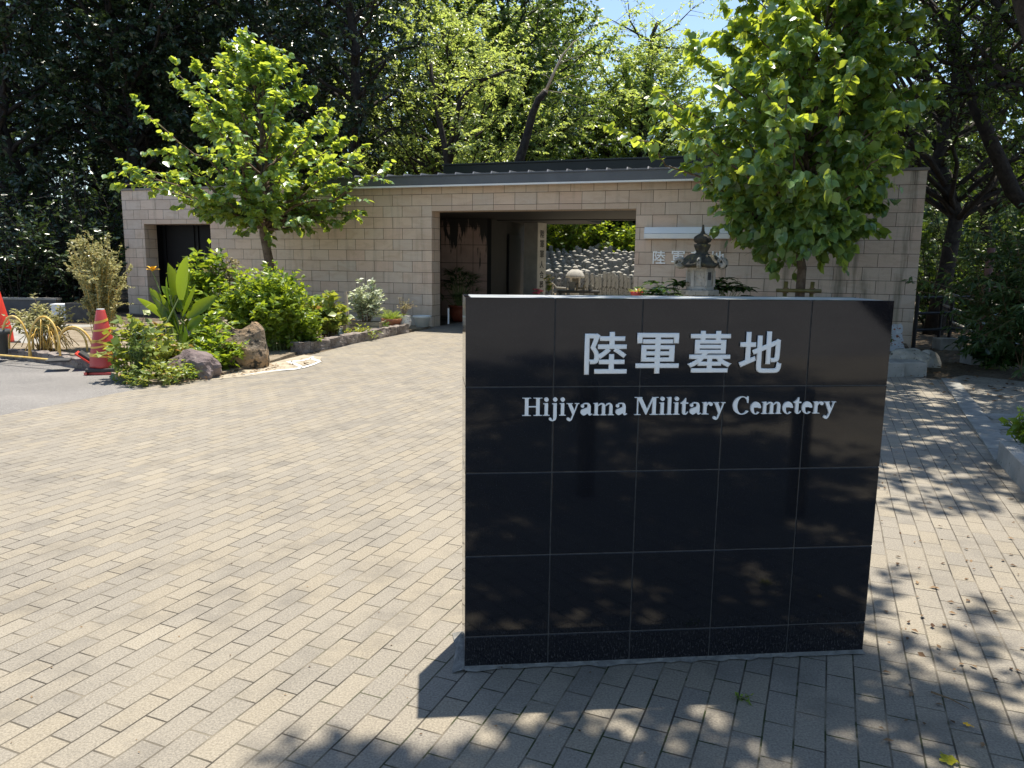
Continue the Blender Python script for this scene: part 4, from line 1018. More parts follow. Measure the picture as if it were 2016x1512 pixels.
# offering table with its things, flowers
D = 22.9; tb = thing('offering_table', 'low dark offering table behind the granite sign top in the court', 'table', (XA(1140, D), D, 0))
h = AT(1140, 572, D).z
mb = MB(); mb.box((-.62, -.2, h - .07), (.62, .2, h)); mb.build('table_top', M['rubber'], tb, bevel=.006)
for sx in (-.54, .54):
    for sy in (-.14, .14):
        mb = MB(); mb.box((sx - .035, sy - .035, 0), (sx + .035, sy + .035, h - .071)); mb.build('leg', M['rubber'], tb)
def small(name, label, cat, mb, mat, loc, group=None):
    o = mb.build(name, mat, None); o.location = loc; return tag(o, label, cat, group)
mb = MB(); mb.box((-.09, -.06, 0), (.09, .06, .26)); mb.box((-.075, -.064, .03), (.075, -.0605, .23)); small('offering_box', 'small pale upright box on the offering table', 'box', mb, M['concrete'], (XA(1127, D), D, h + .001))
mb = MB(); mb.box((-.13, -.08, 0), (-.09, .08, .17)); mb.box((.09, -.08, 0), (.13, .08, .17)); mb.box((-.089, -.06, .03), (.089, .06, .10)); small('incense_stand', 'little brown wooden stand on the offering table', 'stand', mb, M['wood'], (XA(1144, D), D, h + .001))
mb = MB(); mb.smooth = True; mb.lathe([(.05, 0), (.07, .05), (.06, .12), (.075, .16)], 12); small('offering_cup', 'grey cup at the right of the offering table', 'cup', mb, M['stone_pale'], (XA(1164, D), D, h + .001))
# bent handrail
D = 24.2
rb = (XA(1096, D), D, 0)
rl = thing('bent_handrail', 'short bent pale handrail sloping down beside the offering table', 'handrail', rb)
mb = MB(); mb.tube([rel(1086, 556, D, rb), rel(1096, 566, D, rb), rel(1114, 567, D, rb)], .022, 8); mb.build('rail', M['rail_pale'], rl)
for px, py in ((1088, 558), (1113, 567)):
    p = rel(px, py, D, rb); mb = MB(); mb.tube([(p[0], p[1], 0), (p[0], p[1], p[2])], .018, 6); mb.build('post', M['rail_pale'], rl)
# flower vases in front of the marker
rng = np.random.default_rng(8)
def bouquet(name, label, px, D, ytop, ybot, mat, fr, n, sd):
    b = (XA(px, D), D, 0); t = thing(name, label, 'flowers', b); rg = np.random.default_rng(sd)
    zt = AT(px, ytop, D).z; zb = AT(px, ybot, D).z
    mb = MB(); mb.smooth = True; mb.lathe([(.06, 0), (.075, zb * .6), (.06, zb)], 12); mb.build('vase', M['stone_pale'], t)
    Ls = []; pt = MB(); st = MB()
    for i in range(n):
        a = rg.random() * 6.28; r = .16 * rg.random(); z = zb + (zt - zb) * (.35 + .65 * rg.random())
        c = bez(np.array([0, 0, zb - .05]), np.array([r * .3 * math.cos(a), r * .3 * math.sin(a), (z + zb) / 2]), np.array([r * math.cos(a), r * math.sin(a), z]), 5)
        st.tube(c, .004, 3, cap=False); Ls.append(spray(c, 6, .10, rg, .3, .2))
        pt.smooth = True; pt.lathe([(.004, -.02), (fr, .0), (fr * .8, fr * .5), (.004, fr * .6)], 8, c=tuple(c[-1]), mod=lambda q, z: 1 + .25 * math.cos(5 * q))
    st.build('stems', M['stem'], t); pt.build('petals', mat, t); leaf_obj('leaves', Ls, T_OVAL, M['lf_bush'], t, rg)
bouquet('grave_flowers', 'yellow and white grave flowers in front of the marker post', 1081, 22.3, 542, 576, pm('cream_petal', (.75, .55, .22), (.8, .68, .45), 20, .6), .04, 16, 12)
bouquet('grave_flowers', 'pink grave flowers showing just above the granite sign', 1056, 22.0, 570, 584, M['petal_pink'], .06, 9, 13)

# potted lady palm in the passage
D = 19.5; b = Vector((XA(906, D), D, 0))
pp = thing('potted_palm', 'dark bushy lady palm in a red-brown glazed pot inside the passage', 'potted plant', tuple(b))
mb = MB(); mb.smooth = True; mb.lathe([(.20, 0), (.25, .10), (.29, .25), (.27, .36), (.30, .37), (.30, .41), (.25, .41), (.24, .36)], 24); mb.build('pot', M['glaze'], pp)
mb = MB(); mb.lathe([(.238, .36), (.236, .37)], 20); mb.build('soil', M['soil'], pp)
rg = np.random.default_rng(17); sp = []; cn_ = MB()
for i in range(46):
    a = i * 2.4; u = rg.random() ** .5; r = .42 * u; z = .5 + .85 * rg.random() * (1 - .35 * u * u)
    p = np.array([r * math.cos(a), r * math.sin(a), z]); cn_.tube([(.1 * math.cos(a) * u, .1 * math.sin(a) * u, .37), tuple(p * np.array([.6, .6, .75])), tuple(p)], [.010, .007, .004], 4)
    for k in range(9):
        sp.append((p, a + (k - 4) * .33 + rg.normal(0, .08), .45 + rg.normal(0, .2), .30 * (.8 + .4 * rg.random()), .032, .9, 0))
cn_.build('canes', M['stem'], pp); blade_obj('leaves', sp, M['lf_palm'], pp, rg, 4)

# ================================================================== FRONT GARDEN, LEFT TO RIGHT
def cone(name, label, px, py, hgt, mat, tape=False, rz=0.0):
    t = thing(name, label, 'traffic cone', tuple(G(px, py)), rz)
    k = hgt / .75
    mb = MB(); mb.smooth = True
    mb.lathe([(.160 * k, .075 * k), (.155 * k, .10 * k), (.150 * k, .20 * k), (.048 * k, .735 * k), (.040 * k, .75 * k)], 28); mb.build('cone_body', mat, t)
    mb = MB(); mb.prism([(.19 * k * math.copysign(1, math.cos(a)) * (1 if i % 2 else .78) , .19 * k * math.copysign(1, math.sin(a)) * (.78 if i % 2 else 1)) for i, a in enumerate([PI / 4 - .2, PI / 4 + .2, 3 * PI / 4 - .2, 3 * PI / 4 + .2, 5 * PI / 4 - .2, 5 * PI / 4 + .2, 7 * PI / 4 - .2, 7 * PI / 4 + .2])][::1], .0, .028 * k)
    mb.build('base_plate', mat, t, bevel=.004)
    mb = MB(); mb.prism([(.17 * k * sx, .17 * k * sy) for sx, sy in ((-1, -1), (1, -1), (1, 1), (-1, 1))], .030 * k, .072 * k); mb.build('weight', M['rubber'], t, bevel=.01)
    if tape:
        mb = MB(); 
        def rad(z): return np.interp(z, [.1, .2, .735], [.155, .150, .048]) * k + .003
        for z, sl, wd in [(.62, .02, .030), (.52, .015, .022), (.44, .07, .020), (.36, -.03, .026), (.34, .03, .022), (.245, .012, .020), (.205, -.01, .018)]:
            n = 24; vs = []
            for i in range(n):
                a = 2 * PI * i / n; zc = z + sl * math.cos(a - .6)
                for dz in (-wd / 2, wd / 2): vs.append((rad(zc + dz) * math.cos(a), rad(zc + dz) * math.sin(a), (zc + dz) * k))
            mb.add(vs, [(2 * i, 2 * ((i + 1) % n), 2 * ((i + 1) % n) + 1, 2 * i + 1) for i in range(n)])
        mb.build('tape', M['tape'], t)
        mb = MB(); mb.lathe([(.043 * k, .751 * k), (.041 * k, .757 * k)], 20); mb.build('worn_top', M['plastic_white'], t)
    return t
cone('traffic_cone', 'faded red traffic cone wound with yellow tape beside the flower bed', 207, 734, .84, M['cone'], True, .25)
cone('traffic_cone', 'bright plain red traffic cone cut off by the left edge', 2, 684, .95, M['cone_new'], False, .1)
# squashed cone lying behind the taped one
t = thing('flattened_cone', 'broken red and black cone base lying tilted on the kerb stone', 'traffic cone', tuple(G(176, 712, .1)), .4)
mb = MB(); Mx = Matrix.Rotation(R_(38), 4, 'Y'); mb.box((-.20, -.16, .0), (.20, .16, .022), Mx); mb.build('base_plate', M['cone_new'], t, bevel=.004)
mb = MB(); mb.box((-.17, -.14, .024), (.17, .14, .06), Mx); mb.build('weight', M['rubber'], t, bevel=.008)
mb = MB(); mb.box((-.50, -.14, .02), (-.22, .14, .05)); mb.build('cone_body', M['rubber'], t, bevel=.008)
# dark pot at the edge
mb = MB(); mb.smooth = True; mb.lathe([(.15, 0), (.17, .28), (.20, .29), (.20, .36), (.18, .36), (.165, .30)], 20)
t = thing('dark_pot', 'dark grey plastic pot at the left edge beside the plain red cone', 'pot', tuple(G(-8, 697, .10))); mb.build('pot_body', pm('dark_plastic', (.05, .06, .07), (.07, .08, .085), 5, .5), t)
mb = MB(); mb.lathe([(.163, .30), (.16, .315)], 16); mb.build('soil', M['sand'], t)
# yellow hoops
for i, (xa, xb, yb, yt, D, lab) in enumerate([
    (8, 61, 697, 622, None, 'tall yellow hoop nearest the plain red cone'), (58, 119, 702, 624, None, 'tall yellow hoop in the middle of the kerb front'),
    (116, 186, 700, 643, None, 'lower yellow hoop leaning towards the taped cone'), (18, 66, 690, 637, None, 'yellow hoop behind the one nearest the plain red cone'),
    (66, 118, 690, 638, None, 'yellow hoop behind the little shrub stems'), (112, 172, 690, 648, None, 'yellow hoop behind the lower leaning one'), (90, 132, 688, 641, None, 'thin yellow hoop behind the middle of the bed')]):
    a = G(xa, yb, .10); b = G(xb, yb + 2, .10); Dm = (a.y + b.y) / 2; zt = AT((xa + xb) / 2, yt, Dm).z
    mid = (a + b) / 2; c = []
    for k in range(15):
        q = PI * k / 14
        p = mid - (b - a) / 2 * math.cos(q); p.z = .08 + (zt - .08) * math.sin(q) ** .75; p.y += .04 * math.sin(q) * (1 if i % 2 else -1)
        c.append(p - mid)
    mb = MB(); mb.smooth = True; mb.tube(c, .0155 if i < 6 else .009, 8)
    o = mb.build('garden_hoop', M['hoop'], None); o.location = mid; tag(o, lab, 'hoop', 'yellow hoops round the kerbed bed')
p0 = G(-2, 699, .125); p1 = G(108, 709, .125)
mb = MB(); mb.tube([Vector((0, 0, 0)), (p1 - p0) * .5 + Vector((0, 0, .004)), p1 - p0], .014, 6); o = mb.build('yellow_strip', M['hoop'], None); o.location = p0; tag(o, 'thin yellow strip lying along the kerb top before the hoops', 'strip')
# kerb stones
def kerb(name, label, group, pts, h, w, seed, into=1):
    rg = np.random.default_rng(seed)
    for i in range(len(pts) - 1):
        a, b = Vector(pts[i]), Vector(pts[i + 1]); d = (b - a); ln = d.length; d.normalize(); nn = Vector((-d.y, d.x, 0)) * into
        bm = bmesh.new(); bmesh.ops.create_cube(bm, size=1)
        bmesh.ops.subdivide_edges(bm, edges=bm.edges[:], cuts=5, use_grid_fill=True)
        from mathutils import noise as mn
        for v in bm.verts:
            q = Vector((v.co.x * (ln - .012), v.co.y * w, (v.co.z + .5) * h - .03))
            f = mn.noise(Vector((q.x * 7 + i * 9 + seed, q.y * 7, q.z * 9))) * .022 + mn.noise(Vector((q.x * 19 + i * 5, q.y * 19, q.z * 19 + seed))) * .010
            v.co = q + Vector((f * .4, f, f * (1 if v.co.z > .4 else .0)))
        me = bpy.data.meshes.new(name); bm.to_mesh(me); bm.free()
        o = obj(name, me, M['kerb']); mid = (a + b) / 2 + nn * w * .5
        o.location = (mid.x, mid.y, 0); o.rotation_euler = (0, 0, math.atan2(d.y, d.x)); o.scale.z = .92 + .16 * rg.random()
        tag(o, label, 'kerb stone', group)
kerb('kerb_stone', 'rough kerb stone edging the bed with the yellow hoops', 'kerb stones before the yellow hoops', [G(-90, 692), G(-10, 703), G(60, 711), G(112, 718), G(163, 727), G(196, 730)], .16, .2, 4)
kerb('kerb_stone', 'rough purplish kerb stone along the bed right of the big green bush', 'kerb stones from the big bush to the passage', [G(590, 697), G(612, 693), G(650, 686), G(676, 681), G(706, 675), G(737, 669), G(760, 664), G(783, 659), G(806, 655)], .20, .18, 9)

# plants of the left bed
make_shrub('wispy_shrub', 'tall fountain-shaped shrub with tiny pale leaves and dry seed heads behind the taped cone', 'shrub', tuple(G(205, 692, .05)), 101, 76, 1.86, .52, 'lf_grey', T_OVAL, .050, 44, stem='hoop', r0=.14, leaf_from=.28, side=4, side_len=.17, flat=.14, sr=.0055, hmin=.72, jit=.6, pw=.8)
make_shrub('small_shrub', 'small bushy shrub inside the ring of yellow hoops', 'shrub', tuple(G(88, 690, .10)), 102, 34, .74, .36, 'lf_grey', T_OVAL, .065, 22, r0=.10, leaf_from=.45, side=3, side_len=.16, flat=.3, hmin=.6)
rg = np.random.default_rng(103)
t = thing('dry_grass_tuft', 'loose dry yellow stalks bent over behind the hoops', 'dry grass', tuple(G(92, 692, .10))); mb = MB(); mb.smooth = True
for i in range(22):
    a = rg.random() * 6.28; r = .15 + .35 * rg.random(); hh = .25 + .35 * rg.random()
    mb.tube(bez(np.array([rg.normal(0, .08), rg.normal(0, .08), 0]), np.array([r * .3 * math.cos(a), r * .3 * math.sin(a), hh * 1.6]), np.array([r * math.cos(a), r * math.sin(a), hh * .15]), 8), .006, 4)
mb.build('stalks', M['hoop'], t)
# canna
ca = thing('canna_plant', 'canna clump with big upright yellow-green leaves and one yellow flower', 'plant', tuple(G(345, 712, .04)))
rg = np.random.default_rng(104); sp = []; st = MB(); D = ca.location.y
def cl_(px, py): return np.array(AT(px, py, D) - ca.location)
for (x0, y0, x1, y1, w_) in [(345, 640, 268, 592, 13), (352, 650, 300, 574, 15), (340, 625, 312, 545, 14), (346, 615, 330, 527, 14), (352, 610, 316, 568, 12), (352, 600, 345, 522, 15), (358, 605, 364, 535, 17), (362, 590, 374, 512, 15), (356, 580, 358, 520, 10), (368, 620, 384, 562, 13), (372, 625, 420, 586, 14), (345, 635, 308, 612, 13), (330, 655, 292, 615, 11), (340, 660, 322, 612, 14), (356, 660, 342, 622, 16), (370, 650, 402, 625, 14), (350, 690, 320, 650, 15), (362, 690, 352, 640, 16)]:
    a, b = cl_(x0, y0), cl_(x1, y1); d = b - a; ln = np.linalg.norm(d); dy = rg.normal(0, .22) * ln
    az = math.atan2(dy, d[0]); el = math.atan2(d[2], math.hypot(d[0], dy))
    sp.append((a + np.array([0, rg.normal(0, .12), 0]), az, el + .12, ln * 1.12, w_ * 1.65 * D / F_PX, .30, (PI / 2 if d[0] >= 0 else -PI / 2) + rg.normal(0, .55)))
for i in range(9): st.tube([(rg.normal(0, .10), rg.normal(0, .08), 0), (rg.normal(0, .14), rg.normal(0, .1), .55), (rg.normal(0, .17), rg.normal(0, .1), .95)], [.018, .015, .008], 6)
fl = cl_(300, 534); st.tube([(-.12, 0, .5), tuple((fl + np.array([-.1, 0, .6])) / 2 + np.array([.02, 0, .05])), tuple(fl)], [.014, .010, .007], 6)
st.build('stems', M['stem'], ca); blade_obj('leaves', sp, M['lf_canna'], ca, rg, 8)
fs = [(fl, a, .5 + .5 * (i % 2), .11, .07, .7, 0) for i, a in enumerate([0.2, 1.2, 2.4, 3.3, 4.4, 5.4])]
V, Fc = blades(fs, 4); np_mesh('flower', V, Fc, None, M['petal_yellow'], ca, True)
# leafy shrubs round the canna
make_shrub('leafy_shrub', 'tall leafy shrub rising behind the canna before the black door', 'shrub', tuple(G(412, 676, .04)), 105, 52, 1.75, .62, 'lf_bush', T_OVAL, .15, 14, r0=.3, leaf_from=.15, side=3, side_len=.3, flat=.4, hmin=.6, stem='stem')
make_shrub('leafy_shrub', 'low leafy shrub overhanging the left side of the basin rock', 'shrub', tuple(G(420, 708, .04)), 106, 34, .74, .36, 'lf_bush', T_OVAL, .11, 15, r0=.2, leaf_from=.1, side=3, side_len=.2, flat=.5, stem='stem')
make_shrub('leafy_shrub', 'small pale leafy tuft between the basin rock and the purplish boulder', 'shrub', tuple(G(428, 728, .02)), 107, 34, .60, .34, 'lf_bush', T_OVAL, .10, 14, r0=.1, leaf_from=.1, side=2, side_len=.12, stem='stem')
make_shrub('hydrangea', 'half-dry hydrangea with bare brown stems just right of the taped cone', 'shrub', tuple(G(272, 741, .03)), 108, 24, .80, .34, 'lf_hyd', T_WIDE, .12, 8, r0=.18, leaf_from=.5, side=2, side_len=.2, flat=.4, sr=.008, hmin=.5)
make_shrub('leafy_shrub', 'low yellow-green plants at the foot of the canna', 'shrub', tuple(G(312, 724, .03)), 109, 36, .58, .42, 'lf_hyd', T_OVAL, .10, 14, r0=.25, leaf_from=.15, side=2, side_len=.16, stem='stem')
make_shrub('ground_weeds', 'straggling weeds on the edge of the bed beside the asphalt', 'weeds', tuple(G(302, 750, .02)), 110, 44, .26, .50, 'lf_hyd', T_OVAL, .065, 12, r0=.5, leaf_from=.05, side=2, side_len=.12, flat=.5, sr=.003, stem='stem')
make_shrub('ground_weeds', 'small weeds growing in front of the purplish boulder', 'weeds', tuple(G(368, 745, .02)), 111, 24, .26, .24, 'lf_bush', T_OVAL, .06, 10, r0=.15, leaf_from=.05, flat=.5, sr=.003, stem='stem')
make_shrub('cactus_like_weed', 'dark spindly weed standing in front of the hydrangea', 'weeds', tuple(G(274, 751, .02)), 112, 10, .70, .14, 'lf_nandina', T_NARROW, .07, 34, r0=.08, leaf_from=.05, flat=.1, sr=.006, stem='stem')
make_shrub('green_bush', 'big bright green bush right of the basin rock, before the smaller young tree', 'bush', tuple(G(528, 688, .03)), 113, 170, 1.36, .80, 'lf_bush', T_OVAL, .105, 26, r0=.45, leaf_from=.12, side=3, side_len=.28, flat=.38, hmin=.62, up=.4, stem='stem', pw=.5)
make_shrub('seed_head_weed', 'tall dry seed-head weed between the leafy shrub and the big bush', 'weeds', tuple(G(460, 676, .03)), 114, 16, 1.62, .34, 'lf_dry', T_OVAL, .05, 34, r0=.1, leaf_from=.6, side=3, side_len=.2, flat=.2, hmin=.8)
make_shrub('hydrangea', 'yellowing hydrangea between the two wooden stakes', 'shrub', tuple(G(640, 668, .05)), 115, 44, .98, .52, 'lf_hyd', T_WIDE, .14, 11, r0=.25, leaf_from=.3, side=2, side_len=.22, flat=.4, sr=.008, hmin=.5)
make_shrub('leafy_shrub', 'spreading light green plant between the big bush and the yellowing hydrangea', 'shrub', tuple(G(598, 682, .05)), 116, 36, .70, .36, 'lf_bush', T_OVAL, .10, 16, r0=.2, leaf_from=.1, side=2, side_len=.2, stem='stem')
make_shrub('ground_weeds', 'low pale weeds along the kerb before the wooden trough', 'weeds', tuple(G(708, 664, .05)), 117, 36, .26, .5, 'lf_hyd', T_OVAL, .07, 9, r0=.4, leaf_from=.05, flat=.5, sr=.003, stem='stem')
rg = np.random.default_rng(118)
# rocks
o = obj('boulder', rock_mesh(21, .40, .28, .29), M['boulder']); o.location = G(364, 748) + Vector((0, .24, -.02)); o.rotation_euler = (0, 0, -.15); tag(o, 'flat-topped purplish boulder at the edge of the brick paving', 'boulder')
bs = thing('basin_rock', 'mossy orange-brown natural rock hollowed into a water basin', 'water basin', tuple(G(455, 729) + Vector((0, .34, 0))), -.1)
bm = bmesh.new(); bm.from_mesh(rock_mesh(33, .42, .36, .50, 5, .09, .3, .78)); 
for v in bm.verts:
    q = v.co; e = (q.x + .06) ** 2 / .27 ** 2 + (q.y - .02) ** 2 / .20 ** 2
    if q.z > .30 and e < 1: v.co.z = q.z - .22 * (1 - e ** 2)
    elif q.z > .4: v.co.z = q.z + .12 * max(0, (q.x - .08)) / .3
me = bpy.data.meshes.new('rock'); bm.to_mesh(me); bm.free(); obj('rock', me, M['basin'], bs)
mb = MB(); mb.lathe([(.25, .435), (.245, .44)], 28, c=(-.06, .02, 0), mod=lambda a, z: 1 / math.sqrt(math.cos(a) ** 2 + (math.sin(a) / .7) ** 2)); mb.build('water', M['water'], bs)
for i, (a, b, lab) in enumerate([((405, 634), (455, 653), 'wooden ladle lying across the left rim of the basin rock'), ((436, 630), (466, 652), 'thin-handled ladle lying across the middle of the basin rock')]):
    D = 11.15; p = AT(*a, D + .3); q = AT(*b, D - .05); t = thing('water_ladle', lab, 'ladle', tuple(p), 0, 'ladles on the basin')
    mb = MB(); mb.tube([(0, 0, 0), tuple(q - p)], .013 if i == 0 else .009, 8); mb.build('handle', M['wood'], t)
    mb = MB(); mb.lathe([(.04, -.03), (.045, .04), (.038, .04), (.034, -.02)], 14); mb.build('cup', M['wood'], t)
for nm, lab, px, py, sx, sy, sz, sd, mt in [('garden_stone', 'small round grey stone behind the basin rock', 414, 668, .14, .12, .13, 41, 'stone'), ('garden_stone', 'pale flat stone beside the kerb at the foot of the big bush', 602, 684, .17, .12, .07, 42, 'pale_slab'), ('garden_stone', 'mossy stone at the foot of the basin rock', 440, 724, .20, .16, .14, 43, 'basin')]:
    o = obj(nm, rock_mesh(sd, sx, sy, sz, 3), M[mt]); o.location = G(px, py, .02); tag(o, lab, 'stone')
def lathe_thing(name, label, cat, loc, prof, mat, n=24, part=None):
    t = thing(name, label, cat, loc); mb = MB(); mb.smooth = True; mb.lathe(prof, n); mb.build(part or 'body', mat, t); return t
t = lathe_thing('stone_stool', 'round stone pedestal with a flat cap behind the basin rock', 'pedestal', tuple(G(396, 688, .03)), [(.12, 0), (.11, .44), (.16, .45), (.165, .51), (.15, .52)], M['stone_pale'], part='pedestal')
t = lathe_thing('cream_cup', 'cream ceramic jar on the far rim of the basin rock', 'jar', tuple(AT(437, 634, 11.75)), [(.05, -.16), (.06, -.02), (.075, .0), (.08, .03), (.07, .03)], M['pale_slab'], part='jar')
t = thing('terracotta_tile', 'terracotta tile lying by the kerb beside the pale flat stone', 'tile', tuple(G(603, 676, .04)), .2); mb = MB(); mb.box((-.17, -.07, 0), (.17, .07, .05)); mb.box((-.16, -.06, .05), (.16, -.02, .07)); mb.build('tile', M['terra'], t, bevel=.006)
# stakes
for px, yb, xt, yt, lab in [(610, 664, 602, 576, 'leaning wooden stake behind the yellowing hydrangea'), (686, 664, 680, 574, 'upright wooden stake left of the wooden trough')]:
    a = G(px, yb, 0); b = AT(xt, yt, a.y + .1); mb = MB(); mb.tube([(0, 0, -.05), tuple((b - a) * .5 + Vector((.01, 0, 0))), tuple(b - a)], [.038, .036, .033], 8); o = mb.build('wooden_stake', M['bark_pale'], None); o.location = a; tag(o, lab, 'stake')
# wooden trough with the white-edged shrub
a = G(717, 657, .04); t = thing('wooden_trough', 'weathered wooden planter trough before the stone wall', 'planter', tuple(a), -.15)
mb = MB()
for k in range(3): mb.box((-.38, -.17, .005 + k * .085), (.38, -.14, .082 + k * .085)); mb.box((-.38, .14, .005 + k * .085), (.38, .17, .082 + k * .085))
for sx in (-.38, .35): mb.box((sx, -.139, .005), (sx + .03, .139, .25))
mb.build('boards', M['wood'], t, bevel=.003)
mb = MB(); mb.box((-.348, -.138, .02), (.348, .138, .21)); mb.build('soil', M['soil'], t)
make_shrub('variegated_shrub', 'white-leaved shrub growing in the wooden trough', 'shrub', (a.x + .06, a.y, .24), 121, 32, 1.0, .36, 'lf_white', T_OVAL, .10, 16, r0=.12, leaf_from=.2, side=2, side_len=.2, flat=.35, hmin=.6)
# terracotta pot with cycad
a = G(771, 651, .04); t = lathe_thing('potted_cycad', 'small spiky palm-like plant in a terracotta pot', 'potted plant', tuple(a), [(.15, 0), (.20, .20), (.22, .21), (.22, .26), (.19, .26), (.18, .20)], M['terra'], part='pot')
mb = MB(); mb.lathe([(.178, .20), (.175, .215)], 16); mb.build('soil', M['soil'], t)
rg = np.random.default_rng(122); sp = []
for i in range(26):
    az = i * 2.4; el = .35 + .7 * rg.random(); L_ = .42 * (.7 + .5 * rg.random())
    for k in range(7):
        q = (k + 1) / 8; pp_ = np.array([math.cos(az) * math.cos(el) * L_ * q, math.sin(az) * math.cos(el) * L_ * q, .22 + math.sin(el) * L_ * q - .2 * q * q * L_])
        for s in (-1, 1): sp.append((pp_, az + s * .8, el * .5, .13 * (1.2 - q), .018, .4, 0))
blade_obj('fronds', sp, M['lf_bush'], t, rg, 3)
a = G(795, 649, .04); t = lathe_thing('patterned_pot', 'white porcelain pot with a purple pattern holding a wispy plant', 'potted plant', tuple(a), [(.08, 0), (.15, .10), (.17, .20), (.14, .28), (.155, .30), (.13, .30)], M['porcelain'], part='pot')
rg = np.random.default_rng(123); w = MB(); Ls = []
for i in range(16):
    az = i * 2.4; c = bez(np.array([0, 0, .26]), np.array([.08 * math.cos(az), .08 * math.sin(az), .5]), np.array([.3 * rg.random() * math.cos(az) + .08, .3 * rg.random() * math.sin(az), .45 + .3 * rg.random()]), 5); w.tube(c, .004, 3, cap=False); Ls.append(spray(c, 7, .055, rg, .4))
w.build('stems', M['twig'], t); leaf_obj('foliage', Ls, T_OVAL, M['lf_dry'], t, rg)
make_shrub('leafy_shrub', 'little dark green plant between the wooden trough and the terracotta pot', 'shrub', tuple(G(752, 656, .05)), 124, 18, .30, .16, 'lf_mid', T_OVAL, .08, 10, leaf_from=.05, stem='stem')
t = lathe_thing('white_pot', 'empty white plastic pot at the foot of the passage corner', 'pot', tuple(G(831, 643, .04)), [(.14, 0), (.18, .20), (.21, .21), (.215, .25), (.20, .25), (.175, .19), (.15, .05)], M['plastic_white'], part='pot')
for px, lab in ((652, 'cloudy glass jar by the kerb left of the other glass jar'), (669, 'cloudy glass jar by the kerb nearer the upright stake')):
    lathe_thing('glass_jar', lab, 'jar', tuple(G(px, 667, .04)), [(.07, 0), (.085, .03), (.085, .14), (.06, .17), (.065, .19)], M['glass_block'], part='jar')
# things along the back of the left side
b = G(55, 652); t = thing('low_wall', 'low dark concrete wall behind the hoops at the left', 'wall', (XA(45, 19.3), 19.3, 0)); mb = MB(); mb.box((-2.5, 0, -.05), (.75, .2, .42)); mb.build('wall_body', pm('dark_concrete', (.07, .07, .075), (.11, .11, .11), 3, .9), t); mb = MB(); mb.box((-2.52, -.02, .421), (.77, .22, .47)); mb.build('cap', M['concrete'], t)
t = thing('foam_box', 'white ribbed foam box beside the low dark wall', 'box', (XA(117, 18.2), 18.2, 0), .1); mb = MB(); mb.box((-.2, -.16, 0), (.2, .16, .36)); 
for k in range(4): mb.box((-.21, -.17, .05 + k * .085), (.21, .17, .085 + k * .085))
mb.build('box_body', M['foam'], t, bevel=.006); mb = MB(); mb.box((-.215, -.175, .361), (.215, .175, .40)); mb.build('lid', M['foam'], t, bevel=.006)
t = thing('dark_crate', 'black plastic crate right of the white foam box', 'crate', (XA(152, 18.0), 18.0, 0), .05); mb = MB()
mb.box((-.26, -.2, 0), (.26, .2, .04)); mb.box((-.26, -.2, .04), (-.23, .2, .44)); mb.box((.23, -.2, .04), (.26, .2, .44)); mb.box((-.229, -.2, .04), (.229, -.17, .44)); mb.box((-.229, .17, .04), (.229, .2, .44)); mb.build('crate_body', M['rubber'], t, bevel=.006)

# ================================================================== RIGHT-HAND SIDE
# big carved stone lantern
D = 12.4; b = Vector((XA(1381, D), D, 0)); K = D / F_PX
ln_ = thing('stone_lantern', 'tall weathered stone lantern with curled roof corners and lotus-bud finial before the wall', 'lantern', tuple(b), R_(11))
def zz_(py): return AT(1381, py, D).z
zR = zz_(527); zT = zz_(501)
R6 = .40
mb = MB(); mb.smooth = True
n = 48; prof = []
vs = []; fs = []
rows = [(.92, 0.0), (1.02, .03), (.97, .06), (.84, .085), (.70, .13), (.56, .185), (.34, zT - zR)]
for ri, (f, dz) in enumerate(rows):
    for k in range(n):
        a = 2 * PI * k / n; c6 = abs(((a / (PI / 3)) % 1) - .5) * 2       # 1 at corners
        hexr = math.cos(PI / 6) / math.cos(((a + PI / 6) % (PI / 3)) - PI / 6) if True else 1
        r_ = R6 * f * (hexr if ri < 5 else 1 - .3 * (1 - hexr))
        lift = .035 * (math.cos(6 * a) * .5 + .5) ** 2 * (1 if ri < 3 else .3)
        vs.append((r_ * math.cos(a), r_ * math.sin(a), zR + dz + lift + (.012 * (math.cos(12 * a)) if 3 <= ri <= 5 else 0)))
for ri in range(len(rows) - 1):
    for k in range(n): fs.append((ri * n + k, ri * n + (k + 1) % n, (ri + 1) * n + (k + 1) % n, (ri + 1) * n + k))
fs.append(tuple(range(n - 1, -1, -1))); fs.append(tuple((len(rows) - 1) * n + k for k in range(n)))
mb.add(vs, fs); rf_ = mb.build('roof', M['stone_dark'], ln_)
for k in range(6):                                   # curled corners
    a = k * PI / 3; mb = MB(); mb.smooth = True; c = []
    for i in range(18):
        q = i / 17; th = -PI / 2 + q * 2 * PI * 1.15; rr = .075 * (1 - .65 * q)
        x = R6 * .92 + rr * math.cos(th) ; z = zR + .085 + rr * math.sin(th)
        c.append((x * math.cos(a), x * math.sin(a), z))
    mb.tube([(R6 * .55 * math.cos(a), R6 * .55 * math.sin(a), zR + .10), (R6 * .75 * math.cos(a), R6 * .75 * math.sin(a), zR + .035)] + c, [.03, .035] + list(np.linspace(.036, .022, 18)), 8)
    mb.build('curled_corner', M['stone'], rf_)
mb = MB(); mb.smooth = True; f0 = zT
